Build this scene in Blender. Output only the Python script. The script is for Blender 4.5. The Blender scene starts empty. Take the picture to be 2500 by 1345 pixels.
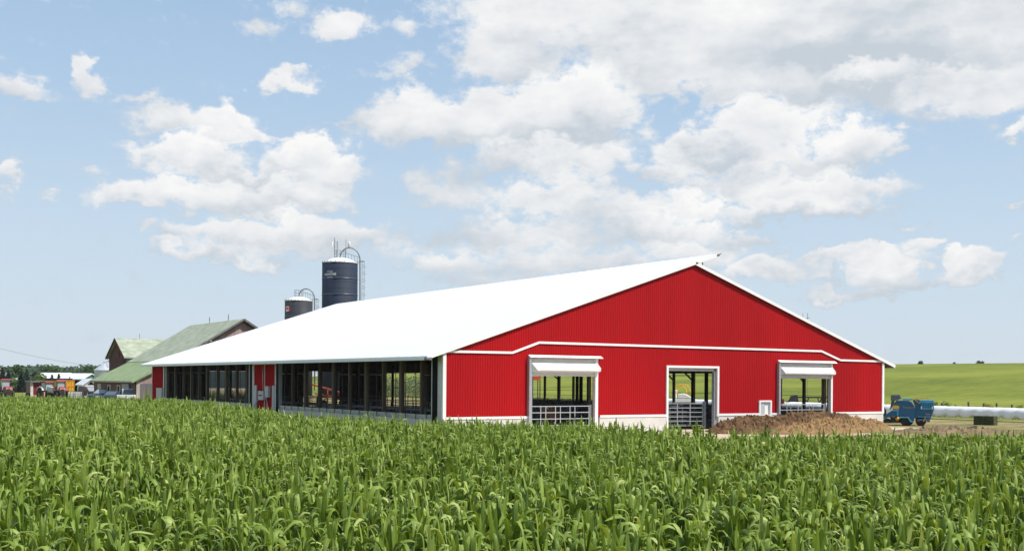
import bpy, math, random
import numpy as np
from mathutils import Vector, Matrix, noise as mnoise
R = math.radians
random.seed(7)
S = bpy.context.scene
COL = S.collection

# ------------------------------------------------------------------ camera
CF, CROLL, CYAW = 2764.6 / 2500, 0.00724, 0.56327
CAM = Vector((-28.563, -51.922, 2.973))
SHY = 254.725 / 2500
cd = bpy.data.cameras.new('camera')
cd.sensor_width = 36; cd.lens = CF * 36; cd.shift_y = SHY
cd.clip_start = 0.1; cd.clip_end = 8000
camo = bpy.data.objects.new('camera', cd); COL.objects.link(camo)
VD = Vector((math.sin(CYAW), math.cos(CYAW), 0)); VR0 = Vector((math.cos(CYAW), -math.sin(CYAW), 0)); VU0 = Vector((0, 0, 1))
VR = VR0 * math.cos(CROLL) + VU0 * math.sin(CROLL); VU = -VR0 * math.sin(CROLL) + VU0 * math.cos(CROLL)
m = Matrix((VR, VU, -VD)).transposed().to_4x4(); m.translation = CAM
camo.matrix_world = m
S.camera = camo

def ray(px, py): return VD + VR * ((px - 1250) / 2764.6) + VU * ((672.5 + 254.725 - py) / 2764.6)
def pln(px, py, ax, v):
    d = ray(px, py); return CAM + d * ((v - CAM[ax]) / d[ax])
def atd(px, depth, py=930):            # the ground point at a depth in metres
    p = CAM + ray(px, py) * depth; return (p.x, p.y)
def zat(px, py, depth): return (CAM + ray(px, py) * depth).z
def face_cam(x, y, off=0): return math.atan2(CAM.y - y, CAM.x - x) + R(off)

# ------------------------------------------------------------------ world, sun, exposure
SUN_EL, SUN_AZ = R(53), math.atan2(0.56, -0.83)          # azimuth clockwise from +y
sdir = Vector((math.sin(SUN_AZ) * math.cos(SUN_EL), math.cos(SUN_AZ) * math.cos(SUN_EL), math.sin(SUN_EL)))
sl = bpy.data.lights.new('sun', 'SUN'); sl.energy = 4.9; sl.angle = R(0.53); sl.color = (1.0, 0.965, 0.91)
so = bpy.data.objects.new('sun', sl); COL.objects.link(so)
so.rotation_euler = sdir.to_track_quat('Z', 'Y').to_euler()
S.view_settings.view_transform = 'Standard'; S.view_settings.look = 'None'
S.view_settings.exposure = 0.0; S.view_settings.gamma = 1.0; S.view_settings.use_curve_mapping = False

W = bpy.data.worlds.new('World'); S.world = W; W.use_nodes = True
nt = W.node_tree; nt.nodes.clear(); N = nt.nodes.new; L = nt.links.new
def mth(t, op, a, b=None, c=None, clamp=False):
    n = t.nodes.new('ShaderNodeMath'); n.operation = op; n.use_clamp = clamp
    for i, v in enumerate((a, b, c)):
        if v is None: continue
        if isinstance(v, (int, float)): n.inputs[i].default_value = v
        else: t.links.new(v, n.inputs[i])
    return n.outputs[0]
def vmth(t, op, a, b=None, c=None, out=0):
    n = t.nodes.new('ShaderNodeVectorMath'); n.operation = op
    for i, v in enumerate((a, b, c)):
        if v is None: continue
        if isinstance(v, (tuple, list)): n.inputs[i].default_value = v
        elif isinstance(v, (int, float)): n.inputs['Scale'].default_value = v
        else: t.links.new(v, n.inputs[i])
    return n.outputs[out]
# cloud lobes, back to front: azimuth / elevation ellipses (px, py, rx, ry, weight, tone, gain)
CL = [(1500,10,420,95,1.3,.92,.12),(1900,60,560,150,1.5,.72,.10),(1240,115,150,105,1.1,.80,.22),(2330,110,400,165,1.5,.58,.10),(2060,180,330,70,1.3,.50,.25),(2150,130,260,45,1.0,.30,.1),(1620,165,200,62,1.0,.66,.1),(1790,212,150,46,.9,.62,.1),(2370,215,210,52,1.1,.80,.16),(2130,185,130,26,.8,.78,.2),(2020,255,80,30,.45,.6,.1),(1480,150,80,45,.75,.78,.15),(1330,45,180,60,1.0,.78,.15),(1750,20,200,50,.9,1.0,.1),
 (1400,258,165,92,1.4,.90,.40),(1225,275,130,66,1.2,.92,.30),(985,262,92,60,1.1,.85,.3),(1080,312,240,54,1.15,.72,.30),(1345,345,210,52,1.2,.36,.35),(1390,402,165,44,1.0,.70,.25),(830,308,62,14,.55,.6,.1),(1230,395,110,38,.75,.62,.2),
 (1870,310,150,76,1.3,.88,.35),(2085,350,108,60,1.2,.92,.40),(1700,365,125,48,1.0,.80,.3),(1810,385,190,42,1.0,.42,.4),(2000,395,150,40,1.0,.68,.3),(1620,410,95,32,.8,.7,.3),(1820,445,200,44,.9,.55,.3),(2010,470,230,46,1.1,.80,.35),(1680,498,98,38,1.1,.86,.4),(1940,512,220,32,1.0,.56,.45),(2200,385,42,18,.45,.6,.1),(2180,480,55,26,.55,.65,.1),
 (430,300,120,45,.8,.66,.2),(535,315,100,56,1.2,.88,.38),(340,250,62,26,.55,.6,.1),(690,345,62,22,.5,.45,.1),(600,345,70,28,.8,.75,.2),(770,405,125,68,1.35,.94,.42),(470,385,140,46,1.2,.95,.40),(600,428,170,34,1.1,.50,.4),(360,455,165,44,1.1,.80,.3),(790,462,110,30,1.0,.38,.4),(640,482,270,42,1.1,.72,.3),(620,565,210,50,1.15,.80,.35),(790,590,190,46,1.05,.74,.3),(560,620,200,26,.75,.68,.3),(378,560,34,17,.5,.66,.1),(890,410,45,30,.40,.6,.1),
 (232,185,46,54,1.05,.82,.25),(35,225,88,38,.8,.75,.2),(50,180,60,24,.3,.6,.1),(640,60,76,34,.5,.62,.1),(815,60,70,58,1.0,.82,.2),(740,30,42,36,.4,.6,.1),(895,60,38,30,.35,.6,.1),(692,187,70,26,.8,.8,.2),(585,200,26,10,.25,.6,.1),(1005,70,62,36,.42,.6,.1),(990,172,70,32,.5,.62,.1),(10,425,52,34,.75,.8,.2),(30,470,28,13,.4,.7,.1),(125,467,38,14,.38,.6,.1),
 (1090,455,125,60,.62,.55,.15),(1330,478,180,50,.95,.72,.25),(1500,520,190,50,.9,.74,.3),(1620,558,190,40,.95,.84,.35),(1300,570,300,56,.75,.55,.2),(1100,640,190,42,.8,.72,.25),(1420,640,310,46,.75,.58,.2),(1720,610,150,34,.95,.78,.3),(1840,580,68,29,.95,.66,.2),(1870,665,120,38,1.0,.76,.3),(1220,690,240,28,.55,.6,.1),
 (2010,630,80,34,1.0,.80,.3),(2110,640,130,36,.95,.86,.3),(2235,612,58,22,.95,.72,.2),(2200,664,160,27,.9,.58,.2),(2380,640,80,33,1.0,.88,.3),(2215,557,40,16,.55,.7,.1),(2080,703,130,24,.8,.62,.1),(2480,330,60,30,.85,.85,.3),(2215,310,36,16,.5,.72,.1),(2490,518,28,13,.4,.7,.1),(2495,600,24,17,.4,.7,.1),(232,649,44,12,.28,.6,.1),(1612,245,62,26,.4,.6,.1),(1590,312,40,36,.5,.66,.1)]
tc = N('ShaderNodeTexCoord'); dirv = tc.outputs['Generated']
sp = N('ShaderNodeSeparateXYZ'); L(dirv, sp.inputs[0])
az = mth(nt, 'ARCTAN2', sp.outputs[0], sp.outputs[1])
hl = mth(nt, 'SQRT', mth(nt, 'ADD', mth(nt, 'MULTIPLY', sp.outputs[0], sp.outputs[0]), mth(nt, 'ADD', mth(nt, 'MULTIPLY', sp.outputs[1], sp.outputs[1]), 1e-6)))
te = mth(nt, 'DIVIDE', sp.outputs[2], hl)
cb = N('ShaderNodeCombineXYZ'); L(az, cb.inputs[0]); L(te, cb.inputs[1])
uv = cb.outputs[0]
def noise(t, vec, scale, detail, rough, col=False, dim='3D'):
    n = t.nodes.new('ShaderNodeTexNoise'); n.noise_dimensions = dim; t.links.new(vec, n.inputs['Vector'])
    n.inputs['Scale'].default_value = scale; n.inputs['Detail'].default_value = detail; n.inputs['Roughness'].default_value = rough
    return n.outputs['Color' if col else 'Fac']
sq = vmth(nt, 'MULTIPLY', uv, (1.0, 1.35, 1.0))            # lobes are wider than tall
w1 = noise(nt, sq, 11.0, 1, 0.5, True, '2D')
w2 = noise(nt, sq, 27.0, 4, 0.6, True, '2D')
wuv = vmth(nt, 'MULTIPLY_ADD', vmth(nt, 'SUBTRACT', w1, (.5, .5, .5)), (.045, .028, 0), uv)
wuv = vmth(nt, 'MULTIPLY_ADD', vmth(nt, 'SUBTRACT', w2, (.5, .5, .5)), (.050, .044, 0), wuv)
accW, accV = None, None
for (x, y, rx, ry, k, tone, gain) in CL:
    a = CYAW + math.atan((x - 1250) / 2764.6); c_ = math.cos(a - CYAW)
    hz = 927.2 + (x - 1250) * 0.00724
    t = (hz - y) / 2764.6 * c_; ra = rx / 2764.6 * c_ * c_ * 1.30; rt = ry / 2764.6 * c_ * 1.26
    q = vmth(nt, 'MULTIPLY_ADD', wuv, (1 / ra, 1 / rt, 0), (-a / ra, -t / rt, 0))
    ln = vmth(nt, 'LENGTH', q, out=1)
    w_ = mth(nt, 'MULTIPLY_ADD', ln, -k, k); w_ = mth(nt, 'MAXIMUM', w_, 0.0)
    s_ = mth(nt, 'MULTIPLY_ADD', vmth(nt, 'DOT_PRODUCT', q, (0, 1, 0), out=1), gain * 1.6, tone)
    if accW is None: accW = w_; accV = s_
    else:
        accW = mth(nt, 'MAXIMUM', accW, w_)
        accV = mth(nt, 'MULTIPLY_ADD', mth(nt, 'SUBTRACT', s_, accV), mth(nt, 'MULTIPLY', w_, 2.6, clamp=True), accV)
# scattered clouds over the rest of the sky, faded in away from the photographed part
far = mth(nt, 'SUBTRACT', mth(nt, 'ABSOLUTE', mth(nt, 'SUBTRACT', az, CYAW)), 0.5)
hi = mth(nt, 'SUBTRACT', te, 0.40)
out = mth(nt, 'MULTIPLY', mth(nt, 'MAXIMUM', far, hi), 5.0, clamp=True)
gen = mth(nt, 'MULTIPLY_ADD', noise(nt, dirv, 3.2, 3, .55), 3.2, -1.75)
accW = mth(nt, 'ADD', accW, mth(nt, 'MULTIPLY', out, gen))
accW2 = mth(nt, 'MINIMUM', accW, 1.1)
fb = noise(nt, sq, 40.0, 6, 0.64, dim='2D')
dens = mth(nt, 'ADD', accW2, mth(nt, 'MULTIPLY_ADD', fb, 0.9, -0.45))
mr = N('ShaderNodeMapRange'); mr.interpolation_type = 'SMOOTHSTEP'
mr.inputs['From Min'].default_value = 0.06; mr.inputs['From Max'].default_value = 0.52; L(dens, mr.inputs['Value'])
alpha = mr.outputs['Result']
fbg = noise(nt, vmth(nt, 'MULTIPLY', sq, (1, 1.7, 1)), 13.0, 4, 0.5, dim='2D')
v = mth(nt, 'ADD', accV, mth(nt, 'MULTIPLY_ADD', fbg, 1.2, -0.90))
v = mth(nt, 'ADD', v, mth(nt, 'MULTIPLY_ADD', fb, .42, -.21), clamp=True)
cr = N('ShaderNodeValToRGB'); L(v, cr.inputs[0])
cr.color_ramp.elements[0].color = (.58, .64, .70, 1); cr.color_ramp.elements[0].position = 0.0
cr.color_ramp.elements[1].color = (.985, .975, .96, 1); cr.color_ramp.elements[1].position = 1.0
e = cr.color_ramp.elements.new(.5); e.color = (.83, .845, .865, 1)
sky = N('ShaderNodeTexSky'); sky.sky_type = 'NISHITA'; sky.sun_disc = False
sky.sun_elevation = SUN_EL; sky.sun_rotation = SUN_AZ; sky.air_density = 1.0; sky.dust_density = 1.2; sky.ozone_density = 2.0; sky.altitude = 200
hs = N('ShaderNodeMix'); hs.data_type = 'RGBA'; hs.blend_type = 'MIX'
sk = vmth(nt, 'SCALE', sky.outputs[0], 0.10)
# summer haze whitens the sky
L(mth(nt, 'MULTIPLY_ADD', te, -.75, 1.08, clamp=True), hs.inputs['Factor']); L(sk, hs.inputs['A'])
hr = N('ShaderNodeValToRGB'); L(te, hr.inputs[0])
hr.color_ramp.elements[0].position = 0.0; hr.color_ramp.elements[0].color = (.68, .77, .835, 1)
hr.color_ramp.elements[1].position = 0.36; hr.color_ramp.elements[1].color = (.40, .585, .82, 1)
e = hr.color_ramp.elements.new(.12); e.color = (.575, .715, .85, 1)
e = hr.color_ramp.elements.new(.24); e.color = (.47, .64, .84, 1)
L(hr.outputs[0], hs.inputs['B'])
mx = N('ShaderNodeMix'); mx.data_type = 'RGBA'
al2 = mth(nt, 'MULTIPLY', alpha, 0.97); L(al2, mx.inputs['Factor'])
L(hs.outputs['Result'], mx.inputs['A']); L(cr.outputs[0], mx.inputs['B'])
bg = N('ShaderNodeBackground'); L(mx.outputs['Result'], bg.inputs[0]); bg.inputs[1].default_value = 1.0
wo = N('ShaderNodeOutputWorld'); L(bg.outputs[0], wo.inputs[0])

# ------------------------------------------------------------------ materials
MATS = {}
def mat(name, col, rough=.6, var=.12, vs=1.5, bump=0, bs=20, metal=0, spec=.5, col2=None, stretch=None, trans=0, coat=0):
    if name in MATS: return MATS[name]
    mt = bpy.data.materials.new(name); mt.use_nodes = True; t = mt.node_tree; p = t.nodes['Principled BSDF']
    p.inputs['Roughness'].default_value = rough; p.inputs['Metallic'].default_value = metal
    p.inputs['Specular IOR Level'].default_value = spec; p.inputs['Coat Weight'].default_value = coat
    tcn = t.nodes.new('ShaderNodeTexCoord'); vec = tcn.outputs['Object']
    if stretch: vec = vmth(t, 'MULTIPLY', vec, stretch)
    if var or col2:
        n = noise(t, vec, vs, 6, .62)
        rp = t.nodes.new('ShaderNodeValToRGB'); t.links.new(n, rp.inputs[0])
        c1 = col2 or tuple(max(0, c * (1 - var * 1.6)) for c in col)
        c2 = col if col2 else tuple(c * (1 + var) for c in col)
        rp.color_ramp.elements[0].position = .32; rp.color_ramp.elements[1].position = .68
        rp.color_ramp.elements[0].color = (*c1, 1); rp.color_ramp.elements[1].color = (*c2, 1)
        t.links.new(rp.outputs[0], p.inputs['Base Color'])
    else: p.inputs['Base Color'].default_value = (*col, 1)
    if bump:
        b = t.nodes.new('ShaderNodeBump'); b.inputs['Strength'].default_value = bump; b.inputs['Distance'].default_value = .02
        t.links.new(noise(t, vec, bs, 5, .6), b.inputs['Height']); t.links.new(b.outputs[0], p.inputs['Normal'])
    if trans:
        o = t.nodes['Material Output']; tr = t.nodes.new('ShaderNodeBsdfTranslucent'); mxs = t.nodes.new('ShaderNodeMixShader')
        mxs.inputs[0].default_value = trans; t.links.new(p.outputs[0], mxs.inputs[1]); t.links.new(tr.outputs[0], mxs.inputs[2])
        tr.inputs[0].default_value = (*col, 1)
        t.links.new(mxs.outputs[0], o.inputs[0])
    MATS[name] = mt; return mt
RED = mat('red_steel', (.40, .0012, .004), .55, .09, .35, spec=.2, stretch=(1, 1, .12))
REDS = mat('red_steel_side', (.40, .0015, .004), .7, .06, .8, spec=.08)
WHT = mat('white_trim', (.86, .85, .82), .45, .03, 2)
ROOFW = mat('white_roof_steel', (.84, .85, .85), .38, .02, .3, stretch=(1, .2, 1))
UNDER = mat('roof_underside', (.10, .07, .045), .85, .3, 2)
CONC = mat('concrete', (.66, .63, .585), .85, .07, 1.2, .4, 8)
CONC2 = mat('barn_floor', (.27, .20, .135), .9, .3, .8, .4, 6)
WOOD = mat('treated_wood', (.11, .075, .048), .8, .25, 6, .3, 30, stretch=(1, 1, .1))
WOODD = mat('dark_wood', (.055, .042, .032), .85, .25, 5, stretch=(1, 1, .1))
GALV = mat('galvanised_steel', (.50, .53, .55), .38, .1, 8, metal=.55)
GALVD = mat('dull_galvanised', (.22, .23, .24), .5, .15, 8, metal=.4)
PIPE = mat('white_pipe', (.55, .57, .60), .4, .05, 8, metal=.3)
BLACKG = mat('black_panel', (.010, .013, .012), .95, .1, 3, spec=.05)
DARK = mat('dark_iron', (.025, .025, .028), .6, .2, 6)
TARP = mat('white_tarp', (.86, .85, .83), .5, .03, 3, .5, 5, trans=.25)
BOX = mat('grey_box', (.50, .50, .50), .5, .06, 4)
GLASS = mat('window_glass', (.10, .14, .16), .08, .0, spec=.8)
GLASSL = mat('pale_glass', (.34, .40, .42), .1, .15, 4, spec=.8)
TYRE = mat('tyre_rubber', (.022, .021, .020), .85, .3, 12)
SILOB = mat('navy_enamel', (.012, .023, .050), .7, .22, .35, spec=.35, stretch=(1, 1, .25))
SILOG = mat('dark_enamel', (.042, .045, .048), .6, .35, .45, spec=.3, stretch=(1, 1, .3), col2=(.022, .026, .040))
CHROME = mat('silo_ring', (.16, .19, .26), .35, .1, 5, metal=.4)
VIEWSH = mat('pale_view_sheet', (.30, .37, .34), .7, .12, 1.2, trans=.45)

# ------------------------------------------------------------------ mesh helpers
class MB:
    def __init__(s): s.v = []; s.f = []; s.m = []; s.sm = []
    def add(s, vs, fs, mi=0, sm=False):
        b = len(s.v); s.v += [tuple(q) for q in vs]
        for f in fs: s.f.append(tuple(i + b for i in f)); s.m.append(mi); s.sm.append(sm)
        return s
    def box(s, x0, x1, y0, y1, z0, z1, mi=0):
        v = [(x, y, z) for z in (z0, z1) for y in (y0, y1) for x in (x0, x1)]
        return s.add(v, [(0, 2, 3, 1), (4, 5, 7, 6), (0, 1, 5, 4), (2, 6, 7, 3), (0, 4, 6, 2), (1, 3, 7, 5)], mi)
    def bar(s, p, q, w, h=None, mi=0):
        p = Vector(p); q = Vector(q); h = h or w; d = (q - p).normalized()
        u = Vector((0, 0, 1)) if abs(d.z) < .95 else Vector((0, 1, 0))
        a = d.cross(u).normalized() * (w / 2); b = a.cross(d).normalized() * (h / 2)
        v = [p - a - b, p + a - b, p + a + b, p - a + b, q - a - b, q + a - b, q + a + b, q - a + b]
        return s.add(v, [(0, 1, 2, 3), (7, 6, 5, 4), (0, 4, 5, 1), (1, 5, 6, 2), (2, 6, 7, 3), (3, 7, 4, 0)], mi)
    def tube(s, pts, r, n=8, mi=0, cap=True):
        pts = [Vector(p) for p in pts]; k = len(pts); rs = r if isinstance(r, (list, tuple)) else [r] * k
        vs = []; prev = None
        for i, p in enumerate(pts):
            d = (pts[min(i + 1, k - 1)] - pts[max(i - 1, 0)]).normalized()
            if prev is None:
                u = Vector((0, 0, 1)) if abs(d.z) < .9 else Vector((1, 0, 0)); a = d.cross(u).normalized()
            else: a = (prev - d * prev.dot(d)).normalized()
            prev = a; b = d.cross(a)
            for j in range(n):
                t = 2 * math.pi * j / n; vs.append(p + (a * math.cos(t) + b * math.sin(t)) * rs[i])
        fs = [(i * n + j, i * n + (j + 1) % n, (i + 1) * n + (j + 1) % n, (i + 1) * n + j) for i in range(k - 1) for j in range(n)]
        if cap: fs += [tuple(range(n))[::-1], tuple(range((k - 1) * n, k * n))]
        return s.add(vs, fs, mi, True)
    def lathe(s, prof, n=32, c=(0, 0, 0), axis='z', mi=0, sm=True):
        vs = []
        for (r, h) in prof:
            for j in range(n):
                t = 2 * math.pi * j / n; a, b = r * math.cos(t), r * math.sin(t)
                p = {'z': (a, b, h), 'x': (h, a, b), 'y': (a, h, b)}[axis]
                vs.append((p[0] + c[0], p[1] + c[1], p[2] + c[2]))
        k = len(prof)
        fs = [(i * n + j, i * n + (j + 1) % n, (i + 1) * n + (j + 1) % n, (i + 1) * n + j) for i in range(k - 1) for j in range(n)]
        s.add(vs, fs, mi, sm)
        if prof[0][0] > 1e-4: s.f.append(tuple(range(len(s.v) - k * n, len(s.v) - k * n + n))[::-1]); s.m.append(mi); s.sm.append(False)
        if prof[-1][0] > 1e-4: s.f.append(tuple(range(len(s.v) - n, len(s.v)))); s.m.append(mi); s.sm.append(False)
        return s
    def prism(s, poly, a0, a1, ax='y', mi=0):   # poly in the plane normal to ax, extruded a0..a1
        def P(u, w, a): return {'y': (u, a, w), 'x': (a, u, w), 'z': (u, w, a)}[ax]
        n = len(poly); v = [P(u, w, a0) for u, w in poly] + [P(u, w, a1) for u, w in poly]
        fs = [tuple(range(n)), tuple(range(n, 2 * n))[::-1]] + [(i, i + n, (i + 1) % n + n, (i + 1) % n) for i in range(n)]
        return s.add(v, fs, mi)
    def build(s, name, mats, parent=None, loc=None, bevel=0, smooth=None):
        me = bpy.data.meshes.new(name); me.from_pydata([tuple(x) for x in s.v], [], s.f)
        mats = mats if isinstance(mats, (list, tuple)) else [mats]
        for q in mats:
            if q: me.materials.append(q)
        me.polygons.foreach_set('material_index', s.m)
        me.polygons.foreach_set('use_smooth', [smooth if smooth is not None else x for x in s.sm])
        me.update()
        o = bpy.data.objects.new(name, me); COL.objects.link(o)
        if parent: o.parent = parent
        if loc: o.location = loc
        if bevel:
            b = o.modifiers.new('bevel', 'BEVEL'); b.width = bevel; b.segments = 2; b.limit_method = 'ANGLE'
        return o
def tag(o, label=None, cat=None, group=None, kind=None):
    if label: o['label'] = label
    if cat: o['category'] = cat
    if group: o['group'] = group
    if kind: o['kind'] = kind
    return o
def thing(name, label, cat, loc=(0, 0, 0), rz=0, group=None):
    o = bpy.data.objects.new(name, None); COL.objects.link(o); o.location = loc; o.rotation_euler = (0, 0, rz)
    return tag(o, label, cat, group)
def copy_tree(o, parent=None):
    c = o.copy(); COL.objects.link(c); c.parent = parent
    for ch in list(o.children): copy_tree(ch, c)
    return c
def lab(o, s): o['label'] = s; return o

# ------------------------------------------------------------------ ground
def sstep(a, b, x):
    t = np.clip((x - a) / (b - a), 0, 1); return t * t * (3 - 2 * t)
def gz(x, y):
    x = np.asarray(x, float); y = np.asarray(y, float)
    h = 8.1 * sstep(62, 235, x) * (1 - sstep(330, 640, y)) * (0.93 + .07 * np.sin(y / 90 + .4))
    h = h + .5 * sstep(62, 120, x) * np.sin(x / 21 + y / 60) * (1 - sstep(200, 240, x)) * .6
    h = h - 6 * sstep(300, 900, x)
    r = np.hypot(x, y); h = h + 1.5 * sstep(300, 900, y) * (x < 3000)
    return h
def gzf(x, y): return float(gz(x, y))
def axis_vals(lo, hi, fine0, fine1, st):
    a = list(np.arange(fine0, fine1 + .01, st)); g = st
    x = fine1
    while x < hi: g *= 1.18; x += g; a.append(x)
    g = st; x = fine0
    while x > lo: g *= 1.18; x -= g; a.insert(0, x)
    return np.array(a)
gx = axis_vals(-4000, 4500, -60, 260, 4); gy = axis_vals(-1500, 5000, -60, 200, 4)
X, Y = np.meshgrid(gx, gy); Z = gz(X, Y)
g = MB(); nx = len(gx)
g.v = list(zip(X.ravel().tolist(), Y.ravel().tolist(), Z.ravel().tolist()))
g.f = [(j * nx + i, j * nx + i + 1, (j + 1) * nx + i + 1, (j + 1) * nx + i) for j in range(len(gy) - 1) for i in range(nx - 1)]
g.m = [0] * len(g.f); g.sm = [True] * len(g.f)
gm = bpy.data.materials.new('ground_cover'); gm.use_nodes = True; t = gm.node_tree; p = t.nodes['Principled BSDF']
p.inputs['Roughness'].default_value = .95; p.inputs['Specular IOR Level'].default_value = .15
ge = t.nodes.new('ShaderNodeNewGeometry'); pos = ge.outputs['Position']
s_ = t.nodes.new('ShaderNodeSeparateXYZ'); t.links.new(pos, s_.inputs[0])
def ramp(t, fac, stops):
    r = t.nodes.new('ShaderNodeValToRGB'); t.links.new(fac, r.inputs[0]); el = r.color_ramp.elements
    while len(el) < len(stops): el.new(.5)
    for e_, (q, c) in zip(el, stops): e_.position = q; e_.color = (*c, 1)
    return r.outputs[0]
def mixc(t, f, a, b):
    n = t.nodes.new('ShaderNodeMix'); n.data_type = 'RGBA'
    if isinstance(f, (int, float)): n.inputs['Factor'].default_value = f
    else: t.links.new(f, n.inputs['Factor'])
    t.links.new(a, n.inputs['A']); t.links.new(b, n.inputs['B']); return n.outputs['Result']
vs = vmth(t, 'MULTIPLY', pos, (.012, .02, 0)); n1 = noise(t, vs, 1, 5, .6)
rowc = vmth(t, 'MULTIPLY', pos, (.035, .006, 0)); n2 = noise(t, vmth(t, 'ADD', rowc, vmth(t, 'MULTIPLY', pos, (.0, .012, 0))), 1, 4, .6)
nf = noise(t, vmth(t, 'MULTIPLY', pos, (.16, 1.3, 1)), 1, 8, .8)
hillc = ramp(t, mth(t, 'ADD', mth(t, 'MULTIPLY', n1, .5), mth(t, 'MULTIPLY', n2, .5)), [(.42, (.105, .140, .016)), (.50, (.180, .218, .026)), (.58, (.28, .305, .048))])
hillc = mixc(t, mth(t, 'MULTIPLY_ADD', nf, 1.6, -.35, clamp=True), hillc, ramp(t, nf, [(.40, (.085, .115, .014)), (.60, (.29, .32, .055))]))
ny = noise(t, vmth(t, 'MULTIPLY', pos, (.12, .35, 0)), 1, 6, .65); nyf = noise(t, pos, 2.2, 6, .7)
yard = ramp(t, mth(t, 'MULTIPLY_ADD', nyf, .45, mth(t, 'MULTIPLY', ny, .6)), [(.38, (.10, .115, .03)), (.5, (.20, .18, .07)), (.6, (.36, .29, .14)), (.72, (.5, .41, .24))])
apron = ramp(t, nyf, [(.3, (.50, .41, .30)), (.7, (.66, .56, .43))])
soil = ramp(t, nyf, [(.3, (.03, .025, .015)), (.7, (.09, .065, .04))])
# yard around the barn
dx = mth(t, 'SUBTRACT', mth(t, 'ABSOLUTE', mth(t, 'SUBTRACT', s_.outputs[0], 26.0)), 29.0)
dy = mth(t, 'SUBTRACT', mth(t, 'ABSOLUTE', mth(t, 'SUBTRACT', s_.outputs[1], 55.0)), 95.0)
dm = mth(t, 'ADD', mth(t, 'MAXIMUM', dx, dy), mth(t, 'MULTIPLY_ADD', ny, 14, -7))
ym = mth(t, 'MULTIPLY_ADD', dm, -.35, .5, clamp=True)
colr = mixc(t, ym, hillc, yard)
ax_ = mth(t, 'SUBTRACT', mth(t, 'ABSOLUTE', mth(t, 'SUBTRACT', s_.outputs[0], 18.0)), 16.0)
ay_ = mth(t, 'SUBTRACT', mth(t, 'ABSOLUTE', mth(t, 'SUBTRACT', s_.outputs[1], -3.5)), 4.5)
am = mth(t, 'ADD', mth(t, 'MAXIMUM', ax_, ay_), mth(t, 'MULTIPLY_ADD', ny, 3, -1.5))
colr = mixc(t, mth(t, 'MULTIPLY_ADD', am, -.8, .5, clamp=True), colr, apron)
cy_ = mth(t, 'MULTIPLY_ADD', s_.outputs[1], -.25, -3.2, clamp=True)
cx_ = mth(t, 'MULTIPLY_ADD', s_.outputs[0], -.5, -1.5, clamp=True)
cm_ = mth(t, 'MULTIPLY', cy_, mth(t, 'GREATER_THAN', 60.0, s_.outputs[0]))
colr = mixc(t, cm_, colr, soil)
t.links.new(colr, p.inputs['Base Color'])
b = t.nodes.new('ShaderNodeBump'); b.inputs['Strength'].default_value = .6; b.inputs['Distance'].default_value = .15
t.links.new(nyf, b.inputs['Height']); t.links.new(b.outputs[0], p.inputs['Normal'])
tag(g.build('ground', gm), 'flat farmyard rising into a mown green hillside', kind='structure')

# ------------------------------------------------------------------ red dairy barn
BW, BL, HP, SLP, G = 34.21, 57.3, 9.98, 0.330, 0.12
def rz_(x): return HP - abs(x - BW / 2) * SLP
barn = thing('dairy_barn', 'long open-sided red steel dairy barn with an overexposed white roof', 'barn')
DOORS = [(5.38, 9.72, 0, 4.22), (15.16, 19.02, 0, 3.76), (24.32, 28.95, 0, 4.22)]
VENT = (22.66, 23.54, .9, 1.72)
def ribbed(x0, x1, top, bot, holes, pitch=.1525, d=.012):
    b = MB(); xs = []; x = x0
    while x < x1 - 1e-6:
        for (dx_, yy) in ((0, 0), (.085, 0), (.100, -d), (.135, -d)):
            if x + dx_ < x1: xs.append((x + dx_, yy))
        x += pitch
    xs.append((x1, 0))
    cuts = sorted(set([h[0] for h in holes] + [h[1] for h in holes]))
    full = []
    for (a, ya), (c, yc) in zip(xs[:-1], xs[1:]):
        pts = [a] + [q for q in cuts if a < q < c] + [c]
        for u, w in zip(pts[:-1], pts[1:]):
            fy = lambda q: ya + (yc - ya) * (q - a) / (c - a)
            full.append((u, fy(u), w, fy(w)))
    for (u, yu, w, yw) in full:
        mid = (u + w) / 2; zs = [(bot, None)]
        for h in holes:
            if h[0] < mid < h[1]:
                new = []
                for (z0, z1) in zs:
                    if h[2] > z0: new.append((z0, h[2]))
                    new.append((h[3], z1))
                zs = new
        for z0, z1 in zs:
            zu = top(u) if z1 is None else z1; zw = top(w) if z1 is None else z1
            if max(zu, zw) <= z0: continue
            b.add([(u, yu, z0), (w, yw, z0), (w, yw, zw), (u, yu, zu)], [(0, 1, 2, 3)])
    return b
gw = ribbed(0, BW, lambda x: rz_(x) + .04, .92, [(d[0], d[1], .0, d[3]) for d in DOORS] + [VENT])
gw.build('gable_wall', RED, barn)
# back skin of the gable (inside face)
bk = MB()
def panelw(b, y, holes, bot, mi=0, y2=None):
    cuts = sorted(set([0, BW / 2, BW] + [h[0] for h in holes] + [h[1] for h in holes]))
    for u, w in zip(cuts[:-1], cuts[1:]):
        mid = (u + w) / 2; segs = [(bot, None)]
        for h in holes:
            if h[0] < mid < h[1]: segs = [(h[3], None)] + ([(bot, h[2])] if h[2] > bot else [])
        for z0, z1 in segs:
            b.add([(u, y, z0), (w, y, z0), (w, y, rz_(w) if z1 is None else z1), (u, y, rz_(u) if z1 is None else z1)], [(0, 1, 2, 3)], mi)
panelw(bk, .10, DOORS, .0)
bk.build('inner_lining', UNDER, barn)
# concrete foot wall at the front
for a, c in ((.0, 5.22), (10.13, 15.03), (19.17, 24.15), (29.22, BW)): MB().box(a, c, -.06, .20, -.4, .90).build('foundation', CONC, barn, bevel=.01)
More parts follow.
